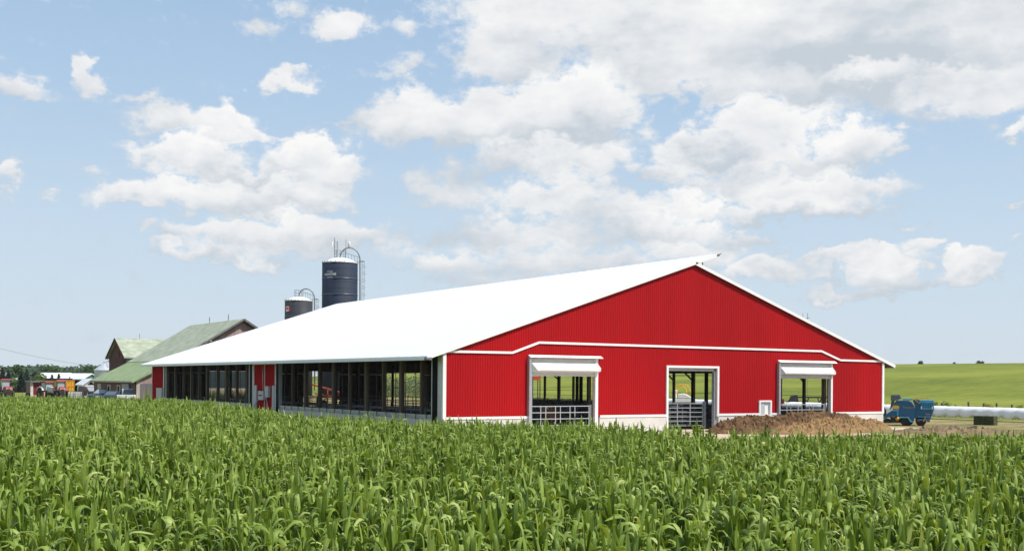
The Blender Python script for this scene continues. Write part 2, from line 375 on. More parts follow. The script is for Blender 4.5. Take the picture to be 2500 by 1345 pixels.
# white trims
def trimline(pts, w=.12, y=-.05, name='trim', d=.045):
    b = MB()
    for (a, c), (e_, f_) in zip(pts[:-1], pts[1:]): b.bar((a, y, c), (e_, y, f_), d, w)
    o = b.build(name, WHT, barn); return o
trimline([(.05, 4.44), (4.22, 4.45), (5.95, 5.04), (28.15, 5.0), (29.95, 4.44), (BW - .05, 4.42)], .125, name='belt_trim')
for a, c in ((.12, 5.22), (10.13, 15.06), (19.15, 22.58), (23.62, 24.15), (29.22, BW - .1)): trimline([(a, .94), (c, .94)], .13, -.075, 'base_trim')
MB().box(-.07, .12, -.07, .12, .86, rz_(0) - .02).build('corner_trim', WHT, barn)
MB().box(BW - .12, BW + .07, -.07, .12, .86, rz_(0) - .02).build('corner_trim', WHT, barn)
# roof: left slope runs on past the ridge (overshot), right slope stops under it
OV, EV, TH = 1.76, 1.05, .19
def slope(x0, z0, x1, z1, y0, y1, name):
    b = MB()
    v = [(x0, y0, z0 + .03), (x1, y0, z1 + .03), (x1, y0, z1 + TH), (x0, y0, z0 + TH), (x0, y1, z0 + .03), (x1, y1, z1 + .03), (x1, y1, z1 + TH), (x0, y1, z0 + TH)]
    b.add(v, [(3, 2, 6, 7)], 0)
    b.add(v, [(0, 4, 5, 1)], 1)
    b.add(v, [(0, 1, 2, 3), (5, 4, 7, 6), (1, 5, 6, 2), (0, 3, 7, 4)], 0)
    r_ = b.build(name, [ROOFW, UNDER], barn)
    # standing ribs on the steel
    k = MB(); y = y0 + .45; 
    while y < y1 - .2:
        k.bar((x0 + .02, y, z0 + TH + .008), (x1 - .02 if x1 > x0 else x1 + .02, y, z1 + TH + .008), .05, .022); y += .91
    q = k.build('seam', ROOFW, r_)
    return r_
slope(-EV, rz_(0) - EV * SLP, BW / 2 + OV, HP + OV * SLP, -G, BL + .3, 'roof')
r2 = slope(BW / 2 + .02, HP - .004, BW + EV, rz_(BW) - EV * SLP, -G - .004, BL + .3, 'roof')
# rake fascia
rk = MB()
for (xa, za, xb, zb) in ((-EV - .02, rz_(0) - EV * SLP, BW / 2 + OV + .01, HP + OV * SLP), (BW / 2 + .06, HP - .02, BW + EV + .02, rz_(BW) - EV * SLP)):
    rk.bar((xa, -G - .035, za + .10), (xb, -G - .035, zb + .10), .04, .19)
rk.build('rake_trim', WHT, barn)
MB().box(-EV - .05, -EV, -G, BL + .3, rz_(0) - EV * SLP - .02, rz_(0) - EV * SLP + .13).build('eave_trim', WHT, barn)
MB().box(BW + EV, BW + EV + .05, -G, BL + .3, rz_(0) - EV * SLP - .02, rz_(0) - EV * SLP + .13).build('eave_trim', WHT, barn)
MB().box(-EV - .12, -EV + .16, -G - .25, -G + .1, rz_(0) - EV * SLP - .03, rz_(0) - EV * SLP + .13).tube([(-EV, -G - .25, 4.05), (-EV - .2, -G - .3, 4.02)], .05).build('camera_box', GALVD, barn, bevel=.02)
MB().box(BW / 2 + OV, BW / 2 + OV + .16, -G - .1, -G + .05, HP + OV * SLP + .05, HP + OV * SLP + .17).tube([(BW / 2 + OV + .1, -G - .08, HP + OV * SLP + .13), (BW / 2 + OV + .3, -G - .08, HP + OV * SLP + .22)], .03).build('ridge_fitting', GALVD, barn)
for k in range(8):
    y = .35 + k * 7.6
    MB().box(BW / 2 + 1.05, BW / 2 + 1.09, y, y + .05, rz_(BW / 2 + 1.05) + .18, HP + 1.05 * SLP + .04).box(BW / 2 + 1.0, BW / 2 + 1.14, y, y + .05, HP + 1.05 * SLP - .04, HP + 1.05 * SLP + .0).build('ridge_post', GALVD, barn)
# doors 1 and 3: rolled curtain doors
def curtain_door(x0, x1, hood1, gate_r):
    jb = MB()
    jb.box(x0 - .17, x0 - .03, -.22, .12, -.2, 4.24); jb.box(x0 - .03, x0 + .10, -.10, .14, -.2, 4.20)
    jb.build('door_jamb', GALV, barn)
    j2 = MB(); j2.box(x1 + .02, x1 + .17, -.14, .14, -.2, 4.2); j2.box(x1 + .17, x1 + .26, -.07, .1, -.2, 4.2); j2.build('door_jamb', WHT, barn)
    h = MB(); h.prism([(-.30, 4.22), (-.06, 4.36), (-.06, 4.22)], x0 - .14, x1 + .46, 'x'); h.build('hood', WHT, barn)
    c = MB(); n = 14
    # sheet in the opening, billowed roll in front
    prof = [(-.05, 4.21), (-.05, 3.98), (-.06, 3.94), (-.14, 3.91), (-.20, 3.80), (-.27, 3.68), (-.33, 3.54), (-.335, 3.48), (-.29, 3.45), (-.10, 3.43), (-.05, 3.40), (-.06, 3.30), (-.10, 3.24), (-.09, 3.19), (-.03, 3.19), (-.02, 3.3), (-.01, 4.21)]
    random.seed(int(x0 * 10)); m_ = len(prof)
    for i in range(n + 1):
        u = i / n; x = x0 + .02 + u * (x1 - x0)
        pinch = min(1, u / .07) * .65 + .35 if i < 2 else 1
        for j, (y, z) in enumerate(prof):
            roll = 3 <= j <= 9; sk_ = (j - 3) / 5 if roll else 0
            c.v.append((x + (.0 if not roll else (.30 * (1 - abs(sk_ - .45)) if i == n else (sk_ * .42 if i == 0 else (max(0, sk_ * .42 - u * 4) if i == 1 else 0)))), y * (1 + random.uniform(-.04, .04)), z + random.uniform(-.010, .010) + (.02 * math.sin(u * 3.14) if j in (12, 13, 14) else 0)))
    for i in range(n):
        for j in range(m_):
            a = i * m_ + j; b_ = i * m_ + (j + 1) % m_
            c.f.append((a, b_, b_ + m_, a + m_)); c.m.append(0); c.sm.append(True)
    c.f.append(tuple(range(m_))); c.m.append(0); c.sm.append(False); c.f.append(tuple(range(n * m_, (n + 1) * m_))[::-1]); c.m.append(0); c.sm.append(False)
    c.build('roll_curtain', TARP, barn)
    gt = MB()
    for z in (1.53, 1.18, .83, .46): gt.bar((x0 + .1, .03, z), (gate_r, .03, z), .042)
    w = gate_r - x0 - .1
    for k in (0, .165, .25, .415, .50, .665, .75, 1): gt.bar((x0 + .1 + w * k, .03, .44), (x0 + .1 + w * k, .03, 1.55), .036)
    gt.build('gate', PIPE, barn)
    MB().box(gate_r + .05, gate_r + .17, .02, .14, -.1, 1.6).build('gate_post', GALVD, barn)
    MB().box(gate_r + .28, x1 + .0, .25, .5, -.1, 4.3).build('post', WOOD, barn)
curtain_door(5.38, 9.72, 10.2, 9.42)
curtain_door(24.32, 28.95, 29.4, 28.48)
# door 2: framed opening
f = MB(); f.box(15.02, 15.16, -.09, .05, .0, 3.90); f.box(19.04, 19.18, -.09, .05, .84, 3.90); f.box(15.16, 19.04, -.09, .05, 3.77, 3.90); f.build('door_frame', WHT, barn)
MB().box(15.17, 19.0, .05, .25, 3.58, 3.76).build('door_header', BOX, barn)
MB().box(18.90, 19.17, .05, .26, -.1, 3.76).build('door_jamb', GALV, barn)
MB().box(15.165, 15.25, .05, .45, -.1, 3.76).build('door_jamb', WOODD, barn)
for yy, x0, x1, zt in ((.7, 15.5, 18.55, 1.62), (1.5, 15.6, 18.6, 1.66)):
    gt = MB()
    for k in range(6): gt.bar((x0, yy, zt - .27 * k), (x1, yy, zt - .27 * k), .045)
    for k in range(4): gt.bar((x0 + (x1 - x0) * k / 3, yy, zt - 1.37), (x0 + (x1 - x0) * k / 3, yy, zt + .02), .05)
    gt.build('gate', GALVD if yy > 1 else GALV, barn)
MB().box(18.62, 18.76, .62, .76, -.1, 1.75).build('gate_post', GALV, barn)
# vent box
v_ = MB(); v_.box(22.56, 22.68, -.1, .04, .80, 1.80); v_.box(23.52, 23.64, -.1, .04, .80, 1.80); v_.box(22.68, 23.52, -.1, .04, 1.70, 1.80); v_.box(22.68, 23.52, -.1, .04, .80, .86); v_.box(22.68, 23.52, .03, .09, .86, 1.70)
vo = v_.build('wall_niche', WHT, barn)
MB().box(22.72, 23.10, -.03, .03, .90, 1.55).build('meter', BOX, vo, bevel=.01)
# floor
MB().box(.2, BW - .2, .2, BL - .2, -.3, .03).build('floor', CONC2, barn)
ramp_ = MB(); ramp_.add([(15.0, -3.2, .01), (19.3, -3.2, .01), (19.3, .4, .05), (15.0, .4, .05)], [(0, 1, 2, 3)]); ramp_.build('door_apron', mat('sandy_apron', (.60, .49, .37), .9, .15, 3, .5, 12), barn)
# left long side: foot wall, sill, posts
MB().box(-.04, .16, .2, 23.6, -.4, .86).build('foundation', CONC, barn)
MB().box(-.04, .16, 30.0, 52.9, -.4, .86).build('foundation', CONC, barn)
for a, c in ((1.2, 23.6), (30.0, 52.6)):
    sl_ = MB(); sl_.box(-.10, .16, a, c, .88, .93); sl_.box(-.04, .10, a, c, .93, 1.00); sl_.box(-.12, .12, a, c, 1.0, 1.08); sl_.build('sill', GALV, barn)
    st = MB(); y = a + .4
    while y < c: st.box(-.17, -.14, y, y + .035, .82, 3.9); y += 1.22
    st.build('curtain_cord', DARK, barn)
yl = [2.53, 4.99, 7.25, 9.58, 12.0, 14.44, 16.63, 19.07, 21.43] + [30.67, 33.01, 35.47, 37.73, 40.42, 42.67, 44.9, 47.21, 49.75, 52.2]
for i, y in enumerate(yl):
    w = .30 if i % 2 else .16
    MB().box(-.02, .18, y - w / 2, y + w / 2, .9, 4.36).build('post', WOOD, barn)
for i in range(23):
    y = 2.2 + i * 2.44; w = .30 if i % 2 else .16
    MB().box(BW - .18, BW + .02, y - w / 2, y + w / 2, .9, 4.36).build('post', WOODD, barn)
MB().box(BW - .16, BW + .06, .2, BL, -.4, .98).build('foundation', CONC, barn)
MB().box(BW - .12, BW + .10, .2, BL, 1.0, 1.1).build('sill', GALVD, barn)
MB().box(-.03, .14, .2, BL, 3.98, 4.30).build('header', WOODD, barn)
MB().box(BW - .14, BW + .03, .2, BL, 3.62, 4.30).build('header', WOODD, barn)
for xw in (BW + .02,):
    w_ = MB()
    for z in (1.55, 2.0, 3.45): w_.bar((xw, .3, z), (xw, BL, z), .03)
    w_.build('curtain_pipe', DARK, barn)
# corner strips on the left side
MB().box(-.09, .12, .08, .34, -.2, 4.30).build('corner_trim', GALV, barn)
MB().box(-.07, .1, .35, .52, -.2, 4.25).build('door_jamb', BOX, barn)
MB().box(-.06, .12, .54, 1.12, -.2, 4.28).build('side_panel', BLACKG, barn)
MB().box(-.08, .12, 1.12, 1.20, -.2, 4.28).build('curtain_track', GALV, barn)
def sribs(y0, y1, z0, z1, name, parent, x=-.03):
    b = MB(); y = y0
    while y < y1 - .01:
        e_ = min(y + .15, y1); b.add([(x, y, z0), (x, e_ - .04, z0), (x, e_ - .04, z1), (x, y, z1)], [(3, 2, 1, 0)])
        b.add([(x, e_ - .04, z0), (x - .015, e_ - .02, z0), (x, e_, z0), (x, e_, z1), (x - .015, e_ - .02, z1), (x, e_ - .04, z1)], [(5, 4, 1, 0), (4, 3, 2, 1)]); y = e_
    return b.build(name, REDS, parent)
sribs(53.3, BL, .5, 4.3, 'side_panel', barn)
MB().box(-.07, .1, 53.0, 53.3, -.2, 4.3).build('curtain_track', GALV, barn)
MB().box(-.07, .1, 52.35, 52.5, -.2, 4.3).build('curtain_track', GALV, barn)
MB().box(-.2, -.04, 53.4, 55.2, .3, 2.0).build('cabinet', BOX, barn, bevel=.02)
MB().box(-.05, .05, BL - .14, BL + .04, -.2, 4.2).build('corner_trim', GALV, barn)
sd = sribs(24.45, 28.8, .35, 3.95, 'side_door', barn)
dfm = MB(); dfm.box(-.10, .1, 28.82, 28.95, -.2, 4.1); dfm.box(-.10, .1, 24.3, 24.43, -.2, 4.1); dfm.box(-.08, .06, 26.58, 26.64, .4, 3.95); dfm.box(-.10, .06, 24.43, 28.82, 3.95, 4.08); dfm.build('door_frame', WHT, barn)
for a, c in ((29.05, 29.65), (23.62, 24.22)): MB().box(-.08, .1, a, c, -.2, 4.28).build('side_panel', BLACKG, barn)
for a, c in ((29.66, 29.76), (28.96, 29.04), (23.52, 23.61)): MB().box(-.13, .1, a, c, -.2, 4.28).build('curtain_track', GALV, barn)
for a, c in ((28.1, 28.75), (24.5, 24.9)): MB().box(-.14, -.06, a, c, .2, 2.45).build('kick_panel', BOX, barn)
mb_ = MB().box(-.35, -.1, 26.1, 27.2, 1.4, 2.05).build('meter_box', BOX, barn, bevel=.02)
MB().box(-.40, -.355, 26.4, 26.95, 1.7, 1.78).build('dial', DARK, mb_)
MB().box(-.28, -.08, 25.3, 25.95, 1.6, 2.4).build('meter_box', BOX, barn, bevel=.02)
for P_ in ([(-.2, 26.6, 2.0), (-.2, 26.6, 3.9)], [(-.3, 25.6, 1.6), (-.45, 24.7, .6)], [(-.3, 27.1, 1.5), (-.3, 28.4, .7)]): MB().tube(P_, .03).build('conduit', GALV, barn)
# far gable: same three doorways
fg = MB(); FD = [(5.1, 9.3, .0, 3.65), (15.2, 19.2, 0, 3.72), (24.6, 29.0, 0, 3.66)]
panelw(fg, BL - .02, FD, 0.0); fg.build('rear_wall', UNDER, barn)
fg = MB(); panelw(fg, BL + .04, FD, 0.0); fg.build('rear_wall', REDS, barn)
for a, c in ((.2, 5.0), (9.4, 15.1), (19.3, 24.5), (29.1, BW - .2)): MB().box(a, c, BL - .1, BL - .04, 3.36, 3.50).build('rear_strip', WHT, barn)
cu = MB(); cu.add([(5.12, BL, 1.95), (9.28, BL, 1.95), (9.28, BL, 3.62), (5.12, BL, 3.62)], [(0, 1, 2, 3)]); cu.build('rear_view_sheet', VIEWSH, barn)  # pale translucent sheet added to stand for the bright open view beyond
# trusses, one every 2.44 m
for i in range(24):
    y = 1.0 + i * 2.42; b = MB(); zb = 4.42
    b.bar((.1, y, zb), (BW - .1, y, zb), .05, .16)
    b.bar((.1, y, rz_(0) - .02), (BW / 2, y, HP - .06), .05, .16); b.bar((BW - .1, y, rz_(0) - .02), (BW / 2, y, HP - .06), .05, .16)
    k = 10
    for j in range(k):
        x0 = BW * j / k; x1 = BW * (j + .5) / k; x2 = BW * (j + 1) / k
        b.bar((x0, y, zb), (x1, y, rz_(x1) - .1), .045, .1); b.bar((x1, y, rz_(x1) - .1), (x2, y, zb), .045, .1)
    b.build('truss', UNDER, barn)
pu = MB()
for k in range(1, 14):
    for x in (BW / 2 * k / 14, BW - BW / 2 * k / 14): pu.bar((x, .1, rz_(x) - .04), (x, BL - .1, rz_(x) - .04), .05, .12)
pu.build('purlins', UNDER, barn)
for x in (5.9, 11.4, 22.8, 28.3):
    for k in range(6):
        y = 11.2 + k * 8.2; MB().box(x - .1, x + .1, y - .1, y + .1, 0, 4.4).build('inner_post', WOODD, barn)
# knee braces at the right wall
for y in (7.1, 19.3, 21.7, 38.8):
    MB().bar((BW - .1, y, 3.0), (BW - 1.9, y, 4.35), .08, .12).build('knee_brace', WOODD, barn)
for x in (2.2, 9.9, 13.0, 21.2, 24.4, 31.8):
    b = MB()
    for z in (.45, .85, 1.22): b.bar((x, 2.5, z), (x, BL - 2.5, z), .05)
    y = 2.5
    while y < BL - 2: b.bar((x, y, 0), (x, y, 1.3), .06); y += 1.83
    b.build('stall_rail', GALVD, barn)
for x in (4.0, 30.2):
    b = MB(); y = 4; b.bar((x - .9, 3.5, 1.1), (x - .9, BL - 5, 1.1), .05)
    while y < BL - 5:
        b.tube([(x - .9, y, .1), (x - .9, y, 1.1), (x + .4, y, 1.15), (x + .8, y, .9), (x + .5, y, .45), (x - .9, y, .4)], .03, 6); y += 1.25
    b.build('stall_loops', GALVD, barn)

# ------------------------------------------------------------------ silos
def text_mesh(body, size, bold=.0):
    cu = bpy.data.curves.new('t', 'FONT'); cu.body = body; cu.size = size; cu.align_x = 'CENTER'; cu.offset = bold; cu.extrude = .0; cu.resolution_u = 3
    o = bpy.data.objects.new('t', cu); COL.objects.link(o); dg = bpy.context.evaluated_depsgraph_get(); me = bpy.data.meshes.new_from_object(o.evaluated_get(dg))
    vs = [tuple(v.co) for v in me.vertices]; fs = [tuple(p.vertices) for p in me.polygons]
    bpy.data.objects.remove(o); bpy.data.curves.remove(cu); bpy.data.meshes.remove(me); return vs, fs
def fit(body, w, h_, bd=0):
    vs_, fs_ = text_mesh(body, 1, bd); X_ = [a for a, _, _ in vs_]; Y_ = [b for _, b, _ in vs_]; w0 = max(X_) - min(X_); c0 = (max(X_) + min(X_)) / 2; h0 = max(Y_) - min(Y_)
    return [((a - c0) * w / w0, (b - min(Y_)) * h_ / h0, 0) for a, b, _ in vs_], fs_
def silo(px, depth, wpx, py_top, body_mat, label, name, tall):
    x, y = atd(px, depth); r = wpx / 2764.6 * depth / 2; h = zat(px, py_top, depth)
    o = thing(name, label, 'silo', (x, y, 0), face_cam(x, y))      # local +x faces the camera
    b = MB(); prof = [(r, -.3)]; k = int(h / 1.4)
    b.lathe([(r, -.3), (r, h)], 64).build('wall', body_mat, o)
    for i in range(1, 5):
        z = h - (py_top and (i * .0) ) - i * (h * .118 if tall else h * .165)
        MB().lathe([(r, z - .05), (r + .07, z - .04), (r + .07, z + .04), (r, z + .05)], 64).build('ring', CHROME, o)
    b = MB()
    for i in range(1, int(h / 1.42)): z = h - i * 1.42 * .72; b.lathe([(r, z - .012), (r + .018, z), (r, z + .012)], 64)
    b.build('seam', body_mat, o)
    dh = r * .33
    rf = MB().lathe([(r + .06, h - .05), (r + .06, h + .04), (r * .72, h + dh * .52), (r * .4, h + dh * .86), (r * .16, h + dh), (0.001, h + dh)], 64).build('dome_roof', WHT, o)
    b = MB()
    for i in range(24): a = 2 * math.pi * i / 24; b.box(r * math.cos(a) - .05, r * math.cos(a) + .05, r * math.sin(a) - .05, r * math.sin(a) + .05, h, h + .2)
    b.build('roof_bolts', GALVD, o)
    # top platform, rails
    b = MB(); pr = r * .30
    for z in (h + dh + .1, h + dh + .55, h + dh + 1.05): b.tube([(pr * math.cos(a * math.pi / 8), pr * math.sin(a * math.pi / 8), z) for a in range(17)], .022, 5, cap=False)
    for a in range(8): b.bar((pr * math.cos(a * math.pi / 4), pr * math.sin(a * math.pi / 4), h + dh - .2), (pr * math.cos(a * math.pi / 4), pr * math.sin(a * math.pi / 4), h + dh + 1.05), .06)
    b.build('top_railing', GALVD, o)
    # goose-neck blower pipe, along local -y..+y (screen right is local +y)
    pts = []
    for i in range(17):
        a = math.pi * (1 - i / 16); pts.append((.3, r * .56 + r * .56 * math.cos(a), h + dh * .55 + (r * .66) * math.sin(a) + (1 - i / 16) * .25))
    pts += [(.3, r * 1.13, h - 2), (.3, r * 1.17, 1.0)]
    MB().tube(pts, .10, 8).build('blower_pipe', GALVD, o)
    b = MB()
    for dy_ in (0, .5): b.bar((.1, r * 1.24 + dy_ * .7, 2), (.1, r * 1.24 + dy_ * .7, h + .5), .06)
    z = 2.2
    while z < h + .5: b.bar((.1, r * 1.24, z), (.1, r * 1.24 + .35, z), .05); z += .55
    z = 3.0
    while z < h + .6:
        b.tube([(.1, r * 1.24, z), (.45, r * 1.22, z), (.55, r * 1.24 + .2, z), (.45, r * 1.24 + .6, z), (.1, r * 1.24 + .5, z)], .03, 5); z += 1.1
    b.build('ladder', GALVD, o)
    b = MB()
    for off in (0, .85): b.bar((0, pr, h + dh * .9 + off), (0, r * 1.15, h + .1 + off), .06)
    for i in range(6): q = i / 5; b.bar((0, pr + (r * 1.15 - pr) * q, h + dh * .9 + (.1 - dh * .9) * q), (0, pr + (r * 1.15 - pr) * q, h + dh * .9 + (.1 - dh * .9) * q + .85), .045)
    b.box(-.4, .4, r * 1.05, r * 1.36, h + .35, h + .42)
    b.build('roof_stair', GALVD, o)
    return o, r, h, dh
so_, r, h, dh = silo(828, 178, 86, 643, SILOB, 'tall navy blue silo with white domed top, antennas and white lettering', 'silo', True)
def wrap(o, name, vs, fs, r, ang, z, m_, off=.03, hx=0):
    b = MB(); b.add([((r + off) * math.cos(ang + vx / r), (r + off) * math.sin(ang + vx / r), z + vy) for vx, vy, _ in vs], fs); return b.build(name, m_, o)
LET = mat('white_lettering', (.85, .86, .88), .5, 0)
for body, w_, h_, z, bd in (('A.O.Smith', 1.05, .24, h - 1.62, .01), ('HARVESTORE', 2.15, .36, h - 2.12, .02), ('Systems', .95, .26, h - 2.52, .01)):
    vs_, fs_ = fit(body, w_, h_, bd)
    wrap(so_, 'lettering', vs_, fs_, r, -.60, z, LET)
for (yy, hh, zz) in ((-.85, 3.1, .1), (-.45, 2.5, .3)):
    b = MB(); b.bar((.2, yy, h + dh - .2), (.2, yy, h + dh + hh), .09)
    for k in range(8): b.bar((.2, yy - .12, h + dh + .6 + k * .27), (.2, yy + .12, h + dh + .6 + k * .27), .05)
    b.build('antenna', GALVD, so_)
MB().bar((.2, .9, h + dh - .2), (.2, .9, h + dh + 2.9), .07).build('antenna', GALVD, so_)
for yy, zz in ((-1.15, 1.9), (1.3, 2.0)):
    b = MB(); b.lathe([(.02, -.1), (.28, -.02), (.42, .1), (.40, .12), (.02, .02)], 20, axis='y'); d_ = b.build('dish_antenna', WHT, so_); d_.location = (.2, yy, h + dh + zz); d_.rotation_euler = (0, 0, R(25 if yy > 0 else -25)); d_.scale = (1, 1, 1.3)
s2, r, h, dh = silo(728, 192, 67, 735, SILOG, 'shorter weathered dark silo with white domed top and flag panel', 'silo', False)
# flag panel
FR = mat('flag_red', (.62, .03, .05), .5, .05, 3); FW = mat('flag_white', (.85, .85, .86), .5, 0)
def arcrect(o, name, a0, a1, z0, z1, m_, off):
    n = 6; b = MB()
    for i in range(n):
        p0 = a0 + (a1 - a0) * i / n; p1 = a0 + (a1 - a0) * (i + 1) / n; q = r + off
        b.add([(q * math.cos(p0), q * math.sin(p0), z0), (q * math.cos(p1), q * math.sin(p1), z0), (q * math.cos(p1), q * math.sin(p1), z1), (q * math.cos(p0), q * math.sin(p0), z1)], [(0, 1, 2, 3)])
    return b.build(name, m_, o)
fa0, fa1, fz1 = -1.22, -.62, h - 1.0; fz0 = fz1 - .86
fl = arcrect(s2, 'flag_panel', fa0 + .15, fa1 - .15, fz0, fz1, FW, .03)
for q0, q1 in ((fa0, fa0 + .15), (fa1 - .15, fa1)):
    n = 4; b = MB()
    for i in range(n):
        p0 = q0 + (q1 - q0) * i / n; p1 = q0 + (q1 - q0) * (i + 1) / n; q = r + .03
        b.add([(q * math.cos(p0), q * math.sin(p0), fz0), (q * math.cos(p1), q * math.sin(p1), fz0), (q * math.cos(p1), q * math.sin(p1), fz1), (q * math.cos(p0), q * math.sin(p0), fz1)], [(0, 1, 2, 3)])
    b.build('flag_bar', FR, fl)
half = [(0, 1), (.17, .68), (.36, .78), (.29, .35), (.52, .58), (.58, .44), (.88, .50), (.77, .22), (.92, .10), (.46, -.28), (.52, -.46), (.06, -.38), (.06, -.85)]
leaf = half + [(-a, b_) for a, b_ in half[::-1][:-1]]
ac = (fa0 + fa1) / 2; b = MB(); n = len(leaf)
vv = [((r + .05) * math.cos(ac + u * .36 / r), (r + .05) * math.sin(ac + u * .36 / r), (fz0 + fz1) / 2 + w * .34) for u, w in [(0, 0)] + leaf]
b.add(vv, [(0, i + 1, (i + 1) % n + 1) for i in range(n)]); b.build('maple_leaf', FR, fl)

# ------------------------------------------------------------------ old timber barns
OR_ = mat('green_shingle', (.25, .31, .20), .9, .0, 1.1, .8, 6, col2=(.47, .49, .39))
OR2 = mat('green_shingle_fresh', (.20, .30, .12), .9, .0, 1.0, .8, 6, col2=(.34, .40, .23))
OW = mat('weathered_boards', (.46, .38, .34), .9, .0, 1.6, .6, 12, col2=(.27, .16, .14), stretch=(1.5, 1.5, .12))
OWR = mat('dark_red_boards', (.15, .055, .045), .9, .0, 1.6, .6, 12, col2=(.045, .02, .02), stretch=(1.5, 1.5, .1))
OWG = mat('grey_boards', (.20, .19, .19), .9, .0, 2, .6, 12, col2=(.10, .09, .09), stretch=(2, 2, .1))
OWP = mat('pale_boards', (.55, .50, .44), .9, .0, 2, .6, 12, col2=(.33, .28, .24), stretch=(2, 2, .1))
YG = 70.0
pk = pln(593, 782, 1, YG); le = pln(322, 932, 1, YG); br = pln(372, 874, 1, YG)
XP, ZP, XE, ZE = pk.x, pk.z, le.x, le.z
XB = XE + 4.5; ZB = ZP - (XP - XB) * .615
YE = YG + 19.5
ob = thing('timber_barn', 'big old timber barn with a green shingle roof sweeping down to a lean-to', 'barn', (XP, YG, 0))
X2 = 2 * XP - XB
hw = XP - XB
MB().add([(XB - XP + .3, 0, -.3), (X2 - XP - .3, 0, -.3), (X2 - XP - .3, 0, ZB - .1), (0, 0, ZP - .2), (XB - XP + .3, 0, ZB - .1),
          (XB - XP + .3, YE - YG, -.3), (X2 - XP - .3, YE - YG, -.3), (X2 - XP - .3, YE - YG, ZB - .1), (0, YE - YG, ZP - .2), (XB - XP + .3, YE - YG, ZB - .1)],
         [(0, 1, 2, 3, 4), (9, 8, 7, 6, 5), (0, 5, 6, 1), (1, 6, 7, 2), (0, 4, 9, 5)]).build('wall', OW, ob)
rr = MB().prism([(-hw - .2, ZB - .12), (0, ZP), (0, ZP + .18), (-hw - .2, ZB + .06)], -.5, YE - YG + .4, 'y').prism([(0, ZP), (hw + .2, ZB - .12), (hw + .2, ZB + .06), (0, ZP + .18)], -.5, YE - YG + .4, 'y').build('roof', OR_, ob)
MB().bar((-hw - .2, -.55, ZB - .02), (0, -.55, ZP + .08), .06, .2).bar((hw + .2, -.55, ZB - .02), (0, -.55, ZP + .08), .06, .2).build('barge_board', OWG, ob)
for yy in (5, 12): MB().bar((0, yy, ZP), (0, yy, ZP + .9), .05).lathe([(.01, ZP + .5), (.08, ZP + .56), (.01, ZP + .62)], 8, (0, yy, 0)).build('lightning_rod', DARK, ob)
le_x = XE - XP
MB().prism([(le_x, ZE - .1), (-hw - .15, ZB - .16), (-hw - .15, ZB + .02), (le_x, ZE + .08)], -.35, YE - YG + .2, 'y').build('lean_to_roof', OR2, ob)
MB().bar((le_x - .04, -.35, ZE), (le_x - .04, YE - YG + .2, ZE), .05, .16).build('eave_board', OWP, ob)
sw = MB(); pa_ = pln(342, 950, 1, YG).x - XP
xa = le_x + .35; xb = pa_; xc = -hw + .4
zl = lambda x: ZE - .12 + (x - le_x) * (ZB - ZE) / (-hw - le_x)
sw.add([(xa, 0, -.2), (xb, 0, -.2), (xb, 0, zl(xb)), (xa, 0, zl(xa))], [(0, 1, 2, 3)], 0)
sw.add([(xb, -.02, -.2), (xc, -.02, -.2), (xc, -.02, 2.3), (xb, -.02, 2.3)], [(0, 1, 2, 3)], 1)
sw.add([(xb, 0, 2.3), (xc, 0, 2.3), (xc, 0, zl(xc)), (xb, 0, zl(xb))], [(0, 1, 2, 3)], 2)
sw.build('lean_to_end_wall', [OWP, OWG, OW], ob)
ws = MB(); Ltot = YE - YG
cols = [(0, .35, 0), (.35, 2.1, None), (2.1, 4.3, 0)]
ws.box(xa - .02, xa + .1, 0, .5, -.2, ZE); ws.box(xa - .02, xa + .1, 2.4, Ltot, -.2, ZE); ws.box(xa, xa + .1, .5, 2.4, ZE - .25, ZE)
ws.build('lean_to_wall', mat('old_red_boards', (.22, .10, .09), .9, 0, 2, .6, 12, col2=(.12, .055, .05), stretch=(2, 2, .15)), ob)
MB().box(xa + .5, xa + .55, .4, 2.5, 0, 2.3).build('doorway', BLACKG, ob)  # black sheet behind the gap stands for the shade inside
MB().box(xa - .1, xa - .03, 2.5, 5.4, 0, 2.25).build('sliding_door', OWP, ob)
for yy in (6.2, 10.8):
    wf = MB().box(xa - .08, xa - .025, yy, yy + 1.6, 1.0, 2.1).build('window', OWP, ob)
    MB().box(xa - .11, xa - .08, yy + .5, yy + 1.15, 1.35, 1.95).build('pane', BLACKG, wf)
MB().box(xa - .1, xa - .03, 15.5, 17.3, 0, 2.2).build('sliding_door', OWP, ob)
# smaller barn behind, ridge across
XG = pln(305, 872, 1, YE + 2.2).x; ya = YE + 2.2
yb = pln(260, 874, 0, XG).y; ym_ = (ya + yb) / 2; zr2 = pln(284, 828, 0, XG).z; ze2 = pln(305, 872, 0, XG).z
sb = thing('timber_barn', 'small dark red timber barn with steep pale green roof behind the lean-to', 'barn', (XG, ym_, 0)); hw2 = (yb - ya) / 2
w = MB(); A = [(-hw2 + .35, -.2), (hw2 - .35, -.2), (hw2 - .35, ze2), (0, zr2 - .15), (-hw2 + .35, ze2)]
w.add([(0.25, a, z) for a, z in A] , [(0, 4, 3, 2, 1)], 0)
w.add([(17, a, z) for a, z in A], [(0, 1, 2, 3, 4)], 0)
w.add([(.25, -hw2 + .35, -.2), (17, -hw2 + .35, -.2), (17, -hw2 + .35, ze2), (.25, -hw2 + .35, ze2)], [(0, 1, 2, 3)], 1)
w.add([(.25, hw2 - .35, -.2), (17, hw2 - .35, -.2), (17, hw2 - .35, ze2), (.25, hw2 - .35, ze2)], [(3, 2, 1, 0)], 0)
w.build('wall', [OWR, OWP], sb)
MB().prism([(-hw2, ze2 - .12), (0, zr2), (0, zr2 + .16), (-hw2, ze2 + .04)], -.1, 17.3, 'x').prism([(0, zr2), (hw2, ze2 - .12), (hw2, ze2 + .04), (0, zr2 + .16)], -.1, 17.3, 'x').build('roof', OR_, sb)
